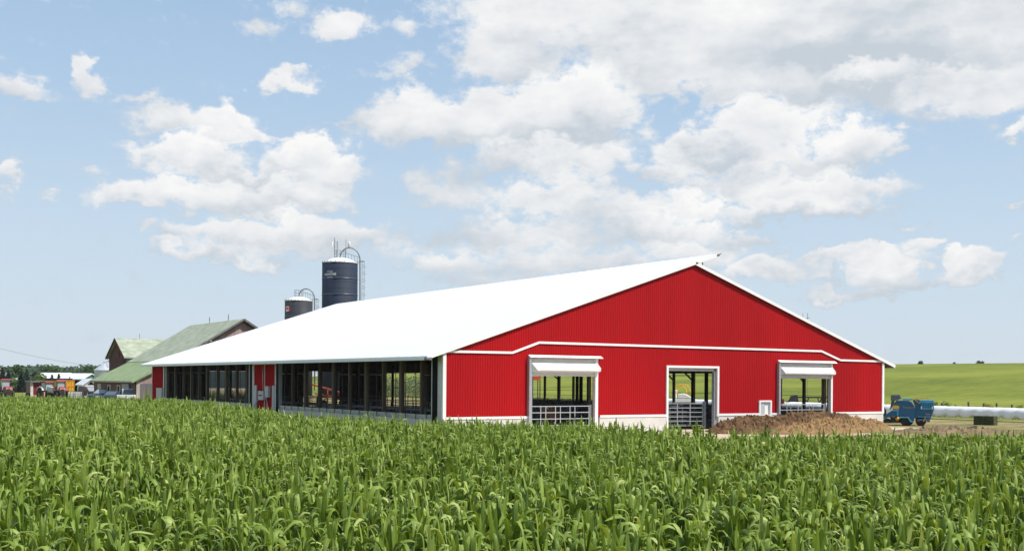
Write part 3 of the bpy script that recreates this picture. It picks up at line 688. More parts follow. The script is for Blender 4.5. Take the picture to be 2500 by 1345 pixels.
MB().bar((-.14, -hw2, ze2 - .04), (-.14, 0, zr2 + .06), .06, .22).bar((-.14, hw2, ze2 - .04), (-.14, 0, zr2 + .06), .06, .22).build('barge_board', OWR, sb)
MB().box(.15, .26, -hw2 + .3, hw2 - .3, ze2 - .45, ze2 - .3).box(.17, .24, -1.2, -1.05, ze2, zr2 - .6).build('track_board', OWR, sb)
MB().bar((3, 0, zr2), (3, 0, zr2 + .8), .04).build('lightning_rod', DARK, sb)
# galvanised bin
x, y = atd(257, 205); gb = thing('grain_bin', 'round galvanised grain bin with a conical roof left of the timber barns', 'grain bin', (x, y, 0), face_cam(x, y)); r = 25 / 2764.6 * 205; hb = zat(257, 903, 205); ht = zat(257, 886, 205)
MB().lathe([(r, -.2)] + [(r + .03 * (i % 2), hb * i / 24) for i in range(25)], 40).build('wall', GALV, gb)
MB().lathe([(r + .15, hb - .1), (r + .15, hb), (.35, ht), (.35, ht + .25), (.01, ht + .35)], 40, sm=False).build('roof', mat('bin_roof', (.62, .65, .70), .4, .1, 4, metal=.3), gb)
MB().bar((r + .1, .4, 0), (r + .1, .4, hb), .08).bar((r * .8, .5, hb + .5), (.2, .3, ht + .9), .08).build('auger', GALVD, gb)
MB().box(r, r + .1, -.9, -.4, hb * .52, hb * .62).build('sign_plate', WHT, gb)

# ------------------------------------------------------------------ far white sheds and houses
WSH = mat('white_siding', (.78, .79, .80), .6, .06, 1, stretch=(1, 1, 3)); TEAL = mat('teal_siding', (.12, .24, .28), .6, .1, 1); STONE = mat('stucco', (.5, .42, .36), .9, .1, 2)
def shed(name, label, px, depth, wpx, lenm, py_eave, py_ridge, off, wallm, roofm, openings=(), cat='shed', base=0):
    x, y = atd(px, depth); z0 = gzf(x, y); o = thing(name, label, cat, (x, y, z0), face_cam(x, y, off))
    hw_ = wpx / 2764.6 * depth / 2; he = zat(px, py_eave, depth) - z0; hr_ = zat(px, py_ridge, depth) - z0
    # local +x towards the camera; gable end faces +x, ridge along x
    b = MB(); A = [(-hw_, -.3), (hw_, -.3), (hw_, he), (0, hr_ - .1), (-hw_, he)]
    b.prism(A, -lenm, 0, 'x'); b.build('wall', wallm, o)
    MB().prism([(-hw_ - .35, he - .15), (0, hr_), (0, hr_ + .15), (-hw_ - .35, he)], -lenm - .3, .35, 'x').prism([(0, hr_), (hw_ + .35, he - .15), (hw_ + .35, he), (0, hr_ + .15)], -lenm - .3, .35, 'x').build('roof', roofm, o)
    for (a0, a1, b0, b1, m_) in openings: MB().box(.0, .06, a0 * hw_, a1 * hw_, b0 * he, b1 * he).build('opening', m_, o)
    return o, hw_, he, lenm
o, hw_, he, ln_ = shed('shed', 'white roofed open shed with a dark bay behind the parked pickups', 222, 215, 50, 6, 925, 913, 42, TEAL, ROOFW, [(-.9, .9, .0, .92, TEAL)])
MB().box(-5.6, -.5, -hw_ - .05, -hw_ - .0, 0, he * .9).build('opening', BLACKG, o)  # black sheet on the wall, painted shade for the open bay
MB().box(.0, .2, -hw_ - .1, -hw_ + .35, 0, he).box(.0, .2, hw_ - .3, hw_ + .1, 0, he).build('corner_post', WHT, o)
o, hw_, he, ln_ = shed('garage', 'small white gabled garage with a dark loft vent in front of the open shed', 222, 185, 31, 8, 939, 926, 8, WSH, ROOFW, [(-.75, .75, 0, .7, WSH)])
MB().prism([(-.55, he + .02), (.55, he + .02), (0, he + .5)], .02, .08, 'x').build('vent', BLACKG, o)
shed('long_shed', 'long white roofed shed behind the row of spruces', 139, 330, 30, 4.2, 930, 911, 72, WSH, ROOFW)
shed('long_shed', 'second white roofed shed showing between the small spruces', 172, 335, 26, 3.6, 926, 911, 78, WSH, ROOFW)
shed('farmhouse', 'white farmhouse half hidden by the leftmost spruces', 46, 330, 24, 4, 928, 911, 55, WSH, ROOFW, [(-.3, .3, .2, .6, GLASS)], cat='house')
shed('brick_house', 'pale pink house roof at the left edge of the treeline', -6, 300, 34, 14, 908, 896, 60, STONE, mat('pink_roof', (.55, .38, .33), .8, .1, 2), [(.1, .5, .4, .7, GLASS)], cat='house')

# ------------------------------------------------------------------ trees
def leafmat(name, c, c2, tr=.3):
    mt = bpy.data.materials.new(name); mt.use_nodes = True; t = mt.node_tree; p = t.nodes['Principled BSDF']; p.inputs['Roughness'].default_value = .7; p.inputs['Specular IOR Level'].default_value = .3
    ge = t.nodes.new('ShaderNodeNewGeometry'); tc_ = t.nodes.new('ShaderNodeTexCoord')
    f_ = mth(t, 'ADD', mth(t, 'MULTIPLY', ge.outputs['Random Per Island'], .6), mth(t, 'MULTIPLY', noise(t, tc_.outputs['Object'], .5, 3, .6), .5))
    cc = ramp(t, f_, [(.25, c), (.85, c2)]); t.links.new(cc, p.inputs['Base Color'])
    tl = t.nodes.new('ShaderNodeBsdfTranslucent'); t.links.new(cc, tl.inputs[0]); mx_ = t.nodes.new('ShaderNodeMixShader'); mx_.inputs[0].default_value = tr
    t.links.new(p.outputs[0], mx_.inputs[1]); t.links.new(tl.outputs[0], mx_.inputs[2]); t.links.new(mx_.outputs[0], t.nodes['Material Output'].inputs[0]); return mt
BARK = mat('bark', (.12, .09, .07), .9, .3, 5)
LGREEN = leafmat('broadleaf', (.05, .10, .035), (.12, .20, .07)); LDARK = leafmat('dark_broadleaf', (.035, .07, .03), (.08, .14, .06)); LSPR = leafmat('spruce_needles', (.022, .045, .032), (.055, .09, .062)); LYG = leafmat('yellow_green_leaves', (.10, .16, .03), (.20, .27, .06))
def cards(b, c, rx, ry, rzz, n, s, rng, flat=.0):
    for _ in range(n):
        while True:
            q = np.array([rng.uniform(-1, 1) for _ in range(3)]); l = np.linalg.norm(q)
            if .45 < l < 1: break
        pc = Vector((c[0] + q[0] * rx, c[1] + q[1] * ry, c[2] + q[2] * rzz))
        a = Vector((rng.gauss(0, 1), rng.gauss(0, 1), rng.gauss(0, 1) * .7)).normalized(); bb = a.cross(Vector((rng.gauss(0, 1), rng.gauss(0, 1), rng.gauss(0, 1)))).normalized()
        k = s * rng.uniform(.6, 1.3)
        b.add([pc - a * k, pc + bb * k * .6, pc + a * k, pc - bb * k * .6], [(0, 1, 2, 3)])
def leafy(name, label, px, depth, wpx, py_top, lm, group=None, n=900, cat='tree', z0=None, seed=1, stemfrac=.25):
    rng = random.Random(seed); x, y = atd(px, depth); z0 = gzf(x, y) if z0 is None else z0
    h = zat(px, py_top, depth) - z0; w = wpx / 2764.6 * depth / 2
    o = thing(name, label, cat, (x, y, z0), 0, group)
    b = MB(); b.tube([(0, 0, -.3), (.1, 0, h * .3), (0, .1, h * .75)], [w * .1 + .08, w * .07 + .05, .03], 7)
    for k in range(5): a = rng.uniform(0, 6.28); b.tube([(0, 0, h * (.25 + .08 * k)), (math.cos(a) * w * .6, math.sin(a) * w * .6, h * (.5 + .07 * k))], [.07, .02], 5)
    b.build('trunk', BARK, o)
    b = MB(); nl = 11
    for k in range(nl):
        a = rng.uniform(0, 6.28); rr_ = rng.uniform(.1, .62) * w; zz = h * (stemfrac + (1 - stemfrac) * rng.uniform(.25, .82))
        sc = .62 * w * rng.uniform(.75, 1.15) * (1.15 - .5 * (zz / h))
        cards(b, (math.cos(a) * rr_, math.sin(a) * rr_, zz), sc, sc, min(sc * .8, h - zz), n // nl, max(.12, w * .11), rng)
    b.build('crown', lm, o); return o
def spruce(label, px, depth, wpx, py_top, seed, group='spruces left of the yard', lm=LSPR):
    rng = random.Random(seed); x, y = atd(px, depth); z0 = gzf(x, y); h = zat(px, py_top, depth) - z0; w = wpx / 2764.6 * depth / 2
    o = thing('spruce_tree', label, 'tree', (x, y, z0), 0, group)
    MB().tube([(0, 0, -.3), (0, 0, h * .95)], [w * .09 + .05, .02], 7).build('trunk', BARK, o)
    b = MB(); tiers = 17
    for k in range(tiers):
        q = k / tiers; zz = h * (.08 + .9 * q); rr_ = w * (1 - q) ** .85 + .08; nb = int(26 - 12 * q)
        for j in range(nb):
            a = 2 * math.pi * j / nb + rng.uniform(-.3, .3); L_ = rr_ * rng.uniform(.72, 1.15); d = Vector((math.cos(a), math.sin(a), 0)); s_ = Vector((-d.y, d.x, 0))
            for m_ in range(4):
                u = (m_ + .6) / 4; c = d * L_ * u + Vector((0, 0, zz - L_ * .28 * u + rng.uniform(-.1, .1) * w)); k_ = L_ * .27 * (1.1 - .4 * u) + .07
                b.add([c - d * k_, c + s_ * k_ - Vector((0, 0, k_ * .5)), c + d * k_ - Vector((0, 0, k_ * .35)), c - s_ * k_ - Vector((0, 0, k_ * .5))], [(0, 1, 2, 3)])
    b.build('crown', lm, o); return o
LSB = leafmat('blue_spruce_needles', (.05, .085, .075), (.11, .155, .135))
spruce('dark spruce beside the left edge, next to the farmhouse', 6, 235, 43, 893, 1); spruce('dark dense spruce directly right of the farmhouse', 20, 225, 32, 899, 2)
spruce('tall dark green spruce at the left of the central spruce trio', 52, 210, 29, 902, 3); spruce('tallest blue-grey spruce in the middle of the central trio', 65, 214, 35, 896, 4, lm=LSB)
spruce('dark spruce at the right of the central trio beside the yellow-green tree', 86, 222, 32, 904, 5)
spruce('small grey-green spruce in front of the long white shed', 127, 235, 24, 911, 6, lm=LSB); spruce('small dark spruce above the red-roofed tractor', 144, 235, 22, 909, 7)
spruce('smallest spruce, left of the open shed', 164, 240, 18, 913, 8)
leafy('broadleaf_tree', 'rounded yellow-green tree in front of the long white shed', 103, 205, 42, 909, LYG, n=1300, seed=5, stemfrac=.05)
leafy('broadleaf_tree', 'light green shrubby tree below the farmhouse', 36, 215, 24, 916, LYG, n=800, seed=6, stemfrac=.05)
leafy('broadleaf_tree', 'tall green tree sticking up above the left treeline', 42, 330, 52, 888, LGREEN, n=1300, seed=7)
leafy('broadleaf_tree', 'big round green tree above the long white shed', 124, 400, 66, 889, LGREEN, n=1500, seed=8)
leafy('broadleaf_tree', 'green tree directly left of the grain bin', 222, 330, 52, 889, LGREEN, n=1400, seed=9)
# far wood: one mass
b = MB(); rng = random.Random(11)
for i in range(400):
    px = rng.uniform(-260, 330) if i < 320 else rng.uniform(900, 1240); dep = rng.uniform(440, 640); x, y = atd(px, dep); w_ = rng.uniform(4, 8)
    top = zat(px, rng.uniform(893, 903) + 3 * math.sin(px * .05) if px < 400 else rng.uniform(915, 925), dep); zc = max(3.0, top - w_ * .6); gz0 = gzf(x, y)
    for k in range(3): cards(b, (x + rng.uniform(-3, 3), y + rng.uniform(-3, 3), gz0 + (zc - gz0) * (.35 + .3 * k)), w_, w_, min(w_ * .75, 4.5), 90, .8, rng)
tag(b.build('woods', leafmat('wood_leaves', (.055, .095, .05), (.11, .165, .085))), 'far-off mixed woods along the horizon', kind='stuff')
# hill crest trees
LHILL = leafmat('hill_tree_leaves', (.02, .045, .02), (.05, .085, .035))
for (px, w_, top, sd, lb) in ((2245, 20, 881, 21, 'dark round tree on the hill crest, nearest the barn roof'), (2332, 14, 884, 22, 'smallest dark tree on the hill crest, the middle one'), (2391, 24, 880, 23, 'wide dark tree on the hill crest, farthest from the barn')):
    dep = 330; leafy('hilltop_tree', lb, px, dep, w_, top - 1, LHILL, 'lone trees on the hill crest', 1500, seed=sd, z0=gzf(*atd(px, dep)) - .9, stemfrac=.0)

# ------------------------------------------------------------------ vehicles
def wheel(o, x, y, r, w, rim, hub=.55, n=28):
    t_ = MB().lathe([(r * hub, -w / 2), (r * .93, -w / 2), (r, -w * .32), (r, w * .32), (r * .93, w / 2), (r * hub, w / 2)], n, axis='y').build('wheel', TYRE, o); t_.location = (x, y, r)
    MB().lathe([(r * .12, -w * .52), (r * .2, -w * .40), (r * hub, -w * .45), (r * hub, w * .45), (r * .2, w * .40), (r * .12, w * .52)], n, axis='y').build('rim', rim, t_)
    return t_
def tractor(label, px, depth, off, body, roofm, cabhi=2.75, scale=1., old=False, py=None, xo=None):
    x, y = atd(px, depth); o = thing('tractor', label, 'tractor', (x, y, 0), face_cam(x, y, off), 'tractors parked across the field'); o.scale = (.80, .66, .97)
    grey = GALVD
    hd = MB().prism([(.3, .95), (2.35, .95), (2.4, 1.15), (2.3, 1.55), (1.9, 1.72), (.3, 1.82)], -.42, .42, 'y').build('hood', body, o, bevel=.07)
    MB().box(2.36, 2.42, -.34, .34, 1.0, 1.5).build('grille', DARK, hd); 
    for s in (-1, 1): MB().box(2.28, 2.38, s * .3 - .09, s * .3 + .09, 1.45, 1.56).build('headlight', WHT, hd)
    MB().box(-.6, 2.5, -.25, .25, .55, .95).build('chassis', DARK, o)
    cb_ = MB()
    for xx, tx in ((.35, .25), (-1.1, -1.05)):
        for s in (-1, 1): cb_.bar((xx, s * .78, 1.2), (tx, s * .68, cabhi - .15), .07)
    cb_.box(-1.15, .38, -.8, .8, 1.1, 1.3)
    cab = cb_.build('cab', DARK, o)
    MB().prism([(-1.08, 1.3), (.33, 1.3), (.24, cabhi - .16), (-1.03, cabhi - .16)], -.70, .70, 'y').build('windscreen', GLASSL, cab)
    MB().prism([(-1.3, cabhi - .16), (.5, cabhi - .16), (.42, cabhi + .04), (-1.2, cabhi + .04)], -.85, .85, 'y').build('roof', roofm, o, bevel=.05)
    for s in (-1, 1):
        MB().prism([(-1.75, 1.3), (-1.5, 1.68), (-.9, 1.82), (-.2, 1.7), (.05, 1.3), (-.15, 1.3), (-.4, 1.58), (-.9, 1.7), (-1.4, 1.58), (-1.6, 1.3)], s * .95 - .25, s * .95 + .25, 'y').build('fender', body, o)
        wheel(o, -.85, s * 1.05, .82, .46, body if not old else GALV); wheel(o, 1.75, s * .92, .56, .36, body if not old else GALV)
    MB().bar((1.7, -.8, .58), (1.7, .8, .58), .14).box(2.42, 2.75, -.45, .45, .55, .95).build('front_axle', DARK, o)
    MB().tube([(.9, .5, 1.7), (.9, .5, 2.6)], .05).build('exhaust', DARK, o)
    return o
ORR = mat('faded_red_paint', (.34, .07, .055), .6, .12, 2); PRED = mat('tractor_red', (.27, .03, .028), .6, .1, 2); ORT = mat('tractor_orange', (.42, .085, .045), .6, .1, 2); CREAM = mat('cream_paint', (.62, .60, .55), .5, .1, 2)
tractor('red tractor with glass cab cut by the left picture edge', 14, 138, 10, ORR, PRED, 2.72)
tractor('old red and white tractor beside the dark red wagon', 118, 140, 28, CREAM, PRED, 2.42, old=True)
tractor('orange-red tractor parked in front of the yellow wagon', 150, 138, 4, ORT, ORT, 2.62)
# dark red self-unloading wagon
x, y = atd(94, 146); wg = thing('forage_wagon', 'dark red farm wagon with a flat dark roof beside the old tractor', 'wagon', (x, y, 0), face_cam(x, y, 12))
MB().box(-2.6, 0, -.95, .78, .6, 2.2).build('box_body', mat('wagon_red', (.20, .012, .015), .5, .15, 1.5), wg)
MB().box(-2.8, .45, -1.1, .95, 2.24, 2.42).build('roof', mat('wagon_roof', (.16, .18, .17), .5, .15, 3), wg)
MB().box(0.01, .1, -.98, -.66, .3, 2.22).box(.01, .06, .68, .8, .3, 2.2).build('front_post', CREAM, wg)
MB().prism([(0.05, .3), (.8, .3), (.5, 1.1), (.05, 1.25)], .2, .62, 'y').build('unloading_chute', ORT, wg)
for xx in (-2.1, -.6):
    for s in (-1, 1): wheel(wg, xx, s * .95, .42, .25, CREAM)
# yellow wagon
x, y = atd(163, 152); yw = thing('forage_wagon', 'bright yellow high-sided wagon behind the orange-red tractor', 'wagon', (x, y, 0), face_cam(x, y, 36)); YEL = mat('yellow_paint', (.62, .33, .015), .45, .1, 2)
MB().box(-3.0, 0, -1.2, 1.2, .95, 2.45).build('box_body', YEL, yw)
b = MB()
for k in range(7): b.box(.0, .06, -1.2 + k * .38, -1.13 + k * .38, .95, 2.5)
b.box(0, .07, -1.22, 1.22, 1.65, 1.73); b.box(0, .07, -1.22, 1.22, 2.4, 2.5); b.build('ribs', mat('yellow_ribs', (.62, .27, .02), .5, .1, 2), yw)
b = MB().box(-3.4, -.2, -1.0, 1.05, 2.45, 2.75).bar((-.2, -1, 2.4), (-.2, -1, 3.1), .08).bar((-.2, .6, 2.4), (-.2, .6, 3.0), .08); b.build('top_auger', DARK, yw)
for xx in (-2.8, -.8):
    for s in (-1, 1): wheel(yw, xx, s * 1.05, .48, .3, YEL)
# pale totes
for k, (px, lb) in enumerate(((178, 'pale caged water tote standing right of the orange-red tractor'), (190, 'pale caged water tote next to the brown pickup'))):
    x, y = atd(px, 137); tt = thing('water_tote', lb, 'tote', (x, y, 0), face_cam(x, y, 5), 'pale totes between the vehicles')
    MB().box(-.5, .5, -.42 if k else -.55, .42 if k else .55, .15, 1.15).build('tank', mat('tote_plastic', (.66, .65, .58), .5, .08, 3), tt, bevel=.05)
    b = MB()
    for i in range(5):
        yy = -.55 + i * .275
        b.bar((.54, yy, .1), (.54, yy, 1.2), .025); b.bar((.54, -.56, .2 + i * .24), (.54, .56, .2 + i * .24), .025)
    b.build('cage', GALV, tt); MB().box(-.55, .55, -.6, .6, 0, .12).build('pallet', WOOD, tt)
def carm(name, c): return mat(name, c, .4, .04, 2, coat=.15)
def pickup(name, label, px, depth, off, body, scale=1.):
    x, y = atd(px, depth); o = thing(name, label, 'pickup', (x, y, 0), face_cam(x, y, off), 'parked vehicles by the timber barn'); o.scale = (scale,) * 3
    MB().prism([(-2.8, .5), (2.7, .5), (2.75, .8), (2.65, 1.12), (1.2, 1.2), (-.7, 1.2), (-2.8, 1.16)], -.95, .95, 'y').build('body', body, o, bevel=.06)
    cb_ = MB().prism([(-.85, 1.18), (1.25, 1.18), (.55, 1.78), (-.6, 1.82)], -.82, .82, 'y').build('cab', body, o, bevel=.06)
    MB().prism([(-.75, 1.24), (-.60, 1.72), (.48, 1.72), (1.05, 1.24)], -.835, .835, 'y').build('side_window', GLASS, cb_)
    MB().add([(1.2, -.7, 1.26), (1.2, .7, 1.26), (.62, .62, 1.74), (.62, -.62, 1.74)], [(0, 1, 2, 3)]).build('windscreen', GLASSL, cb_)
    MB().add([(-.89, -.68, 1.26), (-.89, .68, 1.26), (-.68, .6, 1.74), (-.68, -.6, 1.74)], [(3, 2, 1, 0)]).build('rear_window', GLASS, cb_)
    MB().box(-2.74, -.9, -.8, .8, 1.17, 1.19).build('bed_floor', DARK, o)
    MB().box(-2.86, -2.8, -.84, .84, .62, 1.14).build('tailgate', body, o, bevel=.02)
    MB().box(-2.98, -2.86, -.93, .93, .42, .6).box(2.7, 2.86, -.93, .93, .42, .62).build('bumper', GALV, o, bevel=.03)
    for s in (-1, 1): MB().box(-2.83, -2.79, s * .9 - .04, s * .9 + .04, .7, 1.08).build('tail_light', PRED, o); MB().box(2.68, 2.76, s * .72 - .13, s * .72 + .13, .82, .98).build('headlight', WHT, o)
    MB().box(2.7, 2.78, -.5, .5, .75, 1.0).build('grille', DARK, o)
    for xx in (-1.75, 1.75):
        for s in (-1, 1): wheel(o, xx, s * .86, .38, .24, GALV)
    return o
def car(label, px, depth, off, body, scale=1.):
    x, y = atd(px, depth); o = thing('parked_car', label, 'car', (x, y, 0), face_cam(x, y, off), 'parked vehicles by the timber barn'); o.scale = (scale,) * 3
    MB().prism([(-2.25, .35), (2.2, .35), (2.28, .6), (2.1, .82), (1.0, .95), (-1.6, .98), (-2.2, .9)], -.88, .88, 'y').build('body', body, o, bevel=.07)
    cb_ = MB().prism([(-1.75, .94), (1.1, .94), (.3, 1.40), (-1.1, 1.42)], -.72, .72, 'y').build('cabin', body, o, bevel=.06)
    MB().prism([(-1.45, 1.0), (-1.05, 1.35), (.22, 1.35), (.8, 1.0)], -.74, .74, 'y').build('side_window', GLASS, cb_)
    MB().add([(1.04, -.64, 1.0), (1.04, .64, 1.0), (.38, .58, 1.37), (.38, -.58, 1.37)], [(0, 1, 2, 3)]).build('windscreen', GLASSL, cb_)
    MB().add([(-1.70, -.62, 1.0), (-1.70, .62, 1.0), (-1.18, .56, 1.38), (-1.18, -.56, 1.38)], [(3, 2, 1, 0)]).build('rear_window', GLASS, cb_)
    for s in (-1, 1): MB().box(2.12, 2.26, s * .66 - .14, s * .66 + .14, .6, .74).build('headlight', WHT, o); MB().box(-2.27, -2.2, s * .7 - .12, s * .7 + .12, .65, .8).build('tail_light', PRED, o)
    MB().box(2.2, 2.32, -.8, .8, .36, .5).build('bumper', DARK, o)
    for xx in (-1.4, 1.4):
        for s in (-1, 1): wheel(o, xx, s * .80, .32, .2, GALV)
    return o
pickup('pickup_truck', 'dark maroon pickup parked left of the timber barn', 214, 138, 38, carm('maroon_paint', (.07, .03, .032)), 1.)
car('dark blue-grey car parked nearest the maroon pickup', 256, 130, -35, carm('slate_paint', (.03, .038, .055)), 1.12)
car('navy blue car with its rear beside the white pickup', 289, 122, 150, carm('blue_paint', (.02, .035, .075)), 1.05)
pickup('pickup_truck', 'white pickup with its tailgate towards the field, by the grey boards', 320, 121, 168, carm('white_paint', (.80, .80, .80)), .96)
# yellow-wheeled wagon behind the cars
x, y = atd(276, 136); hw_o = thing('hay_wagon', 'low hay wagon with tan spoked wheels behind the dark cars', 'wagon', (x, y, 0), face_cam(x, y, 80)); TAN = mat('tan_paint', (.45, .28, .12), .6, .15, 3)
MB().box(-2.2, 2.2, -.9, .9, .95, 1.08).build('deck', WOODD, hw_o)
for xx in (-1.5, 1.5):
    for s in (-1, 1):
        t_ = MB().lathe([(.5, -.05), (.56, -.05), (.56, .05), (.5, .05), (.5, -.05)], 24, axis='y').build('wheel', TAN, hw_o); t_.location = (xx, s * .8, .56)
        b = MB()
        for k in range(6): a = k * math.pi / 6; b.bar((math.cos(a) * .5, 0, math.sin(a) * .5), (-math.cos(a) * .5, 0, -math.sin(a) * .5), .04)
        b.build('spokes', TAN, t_)

# ------------------------------------------------------------------ overhead wire, mast
pA = Vector((*atd(-420, 150), zat(-420, 730, 150))); pB = Vector((*atd(330, 420), zat(330, 896, 420)))
b = MB(); pts = []
for i in range(25):
    q = i / 24; p_ = pA.lerp(pB, q); p_.z -= 5.5 * 4 * q * (1 - q) * .5; pts.append(p_)
b.tube(pts, .035, 5); tag(b.build('overhead_wire', GALVD), 'thin overhead wire sagging across the sky above the left treeline', 'wire')
x, y = atd(1966, 150); o = thing('antenna_mast', 'thin forked antenna mast rising behind the right roof slope', 'antenna', (x, y, gzf(x, y)), face_cam(x, y)); z0 = gzf(x, y)
zt = zat(1966, 764, 150) - z0; zm = zat(1966, 777, 150) - z0; k = 150 / 2764.6
MB().bar((0, 4.5 * k, 0), (0, 4.5 * k, zt), .06).build('pole', GALVD, o); MB().bar((0, -8 * k, zm - .1), (0, 10 * k, zm + .1), .05).bar((0, -7 * k, zm - .1), (0, -7 * k, zt), .05).build('crossarm', GALVD, o)

# ------------------------------------------------------------------ bale tube, bale, fence, weeds
TX = 51.6
PLAST = mat('white_bale_film', (.93, .93, .93), .55, .05, .8, .5, 6, stretch=(1, 1, .3))
b = MB(); n = 14; ys = np.arange(-14, 46, .16); rngt = random.Random(3)
prev = 0
for i, yy in enumerate(ys):
    ph = (yy % 1.28) / 1.28; pinch = 1 - .035 * (abs(ph - .5) * 2) ** 6
    for j in range(n):
        a = math.pi * (-.10 + 1.2 * j / (n - 1)); rr_ = .64 * pinch * (1 + rngt.uniform(-.008, .008) + (.025 * math.sin(yy * 9 + j) if j in (1, 2, n - 2, n - 3) else 0))
        lo_ = max(0, 1 - math.sin(a) * 1.6); rr_ *= 1 - .30 * lo_ * (abs(ph - .5) * 2) ** 2; b.v.append((TX + rr_ * math.cos(a) * 1.0, yy, .46 + rr_ * math.sin(a) * .98))
for i in range(len(ys) - 1):
    for j in range(n - 1): a = i * n + j; b.f.append((a, a + 1, a + n + 1, a + n)); b.m.append(0); b.sm.append(True)
b.f += [tuple(range(n)), tuple(range((len(ys) - 1) * n, len(ys) * n))[::-1]]; b.m += [0, 0]; b.sm += [False, False]
tag(b.build('wrapped_bales', PLAST), 'long white plastic-wrapped row of bales lying beyond the blue machine', 'bale row')
x, y = atd(2407, 81); hb_ = MB(); HAY = mat('dark_hay', (.03, .036, .010), .95, .0, 9, 1., 30, col2=(.085, .09, .03))
hm = MB(); nx_, ny_, nz_ = 14, 6, 6; rg = random.Random(4)
def lump(p): 
    v = Vector(p); q = mnoise.noise_vector(v * 6) * .03; return (v + q)
def gridbox(b, sx, sy, sz, n_, z0=0):
    for ax in range(3):
        for sgn in (-1, 1):
            base = len(b.v)
            for i in range(n_ + 1):
                for j in range(n_ + 1):
                    u = i / n_ * 2 - 1; w = j / n_ * 2 - 1; q = [0, 0, 0]; q[ax] = sgn; q[(ax + 1) % 3] = u; q[(ax + 2) % 3] = w
                    p_ = Vector((q[0] * sx, q[1] * sy, q[2] * sz + sz + z0)); b.v.append(tuple(lump(p_)))
            for i in range(n_):
                for j in range(n_):
                    a = base + i * (n_ + 1) + j; f_ = (a, a + 1, a + n_ + 2, a + n_ + 1); b.f.append(f_ if sgn > 0 else f_[::-1]); b.m.append(0); b.sm.append(False)
gridbox(hm, .40, .70, .32, 14); o = hm.build('hay_bale', HAY, None, (x, y, .0)); o.rotation_euler = (0, 0, face_cam(x, y, -20)); tag(o, 'dark green rectangular hay bale lying alone on the stubble', 'hay bale')
# fence
fx = 61.0; fe = thing('wire_fence', 'low wire fence with dark wooden posts at the foot of the hill', 'fence', (fx, 0, gzf(fx, 0)))
for k, px in enumerate((2503, 2471, 2434, 2401, 2366, 2334, 2300, 2262, 2225)):
    yy = pln(px, 935, 0, fx).y; hh = [1.25, 1.15, 1.25, 1.2, 1.3, 1.0, 1.15, 1.1, 1.2][k]
    o = MB().tube([(0, 0, -.2), (random.uniform(-.05, .05), random.uniform(-.05, .05), hh)], [.09, .08], 8).build('fence_post', WOODD, fe, (0, yy, 0))
b = MB()
for z in (.4, .75, 1.1): b.bar((0, -25, z), (0, 120, z), .012)
b.build('wire', GALVD, fe)
for (px, dep, w_, top, lm_, lb, nm) in ((2298, 112, 44, 976, leafmat('shrub_leaves', (.07, .13, .02), (.22, .28, .04)), 'bushy green shrub behind the white bale row next to the blue machine', 'shrub'),
        (2415, 106, 24, 983, leafmat('yellow_flowers', (.28, .30, .03), (.62, .52, .04)), 'yellow-flowering weed clump between the fence posts', 'wildflowers'),
        (2490, 104, 22, 986, leafmat('yellow_flowers_pale', (.20, .24, .03), (.5, .48, .05)), 'pale yellow-green weed clump at the right picture edge', 'wildflowers')):
    rng = random.Random(px); x, y = atd(px, dep); z0 = gzf(x, y); h = zat(px, top, dep) - z0; w = w_ / 2764.6 * dep / 2; b = MB()
    for k in range(9):
        a = rng.uniform(-1, 1); cards(b, (a * w * VR.x, a * w * VR.y, h * .5 * rng.uniform(.7, 1.15)), w * .38, w * .38, h * .45, 90, .07, rng)
    o = b.build(nm, lm_, None, (x, y, z0)); tag(o, lb, 'shrub' if nm == 'shrub' else 'wildflowers')
# weeds along the fence
b = MB(); rng = random.Random(9)
for i in range(5200):
    yy = rng.uniform(-24, 130); x = rng.gauss(58.5, 1.7); z0 = gzf(x, yy); h = rng.uniform(.25, .85); a = rng.uniform(0, 6.28); dx_, dy_ = math.cos(a) * .05, math.sin(a) * .05; l = rng.uniform(-.2, .2)
    b.add([(x - dx_, yy - dy_, z0), (x + dx_, yy + dy_, z0), (x + l, yy + l, z0 + h)], [(0, 1, 2)])
for i in range(4200):
    x = rng.uniform(2, 12); yy = rng.uniform(60, 68.5); h = rng.uniform(.8, 2.0); a = rng.uniform(0, 6.28); dx_, dy_ = math.cos(a) * .07, math.sin(a) * .07; l = rng.uniform(-.2, .2)
    b.add([(x - dx_, yy - dy_, 0), (x + dx_, yy + dy_, 0), (x + l, yy + l, h)], [(0, 1, 2)])
tag(b.build('weeds', leafmat('weed_leaves', (.12, .17, .04), (.36, .38, .18))), 'tall pale weeds along the fence behind the bale row', kind='stuff')
# brush behind the far end seen through the open barn
b = MB()
for i in range(60):
    px = rng.uniform(930, 1160); dep = rng.uniform(190, 240); x, y = atd(px, dep); w_ = rng.uniform(1.5, 3.2)
    cards(b, (x, y, gzf(x, y) + w_ * .5), w_, w_, w_ * .8, 260, .20, rng)
tag(b.build('brush', leafmat('pale_brush', (.10, .14, .05), (.26, .29, .13))), 'green brush beyond the open far side of the barn', kind='stuff')

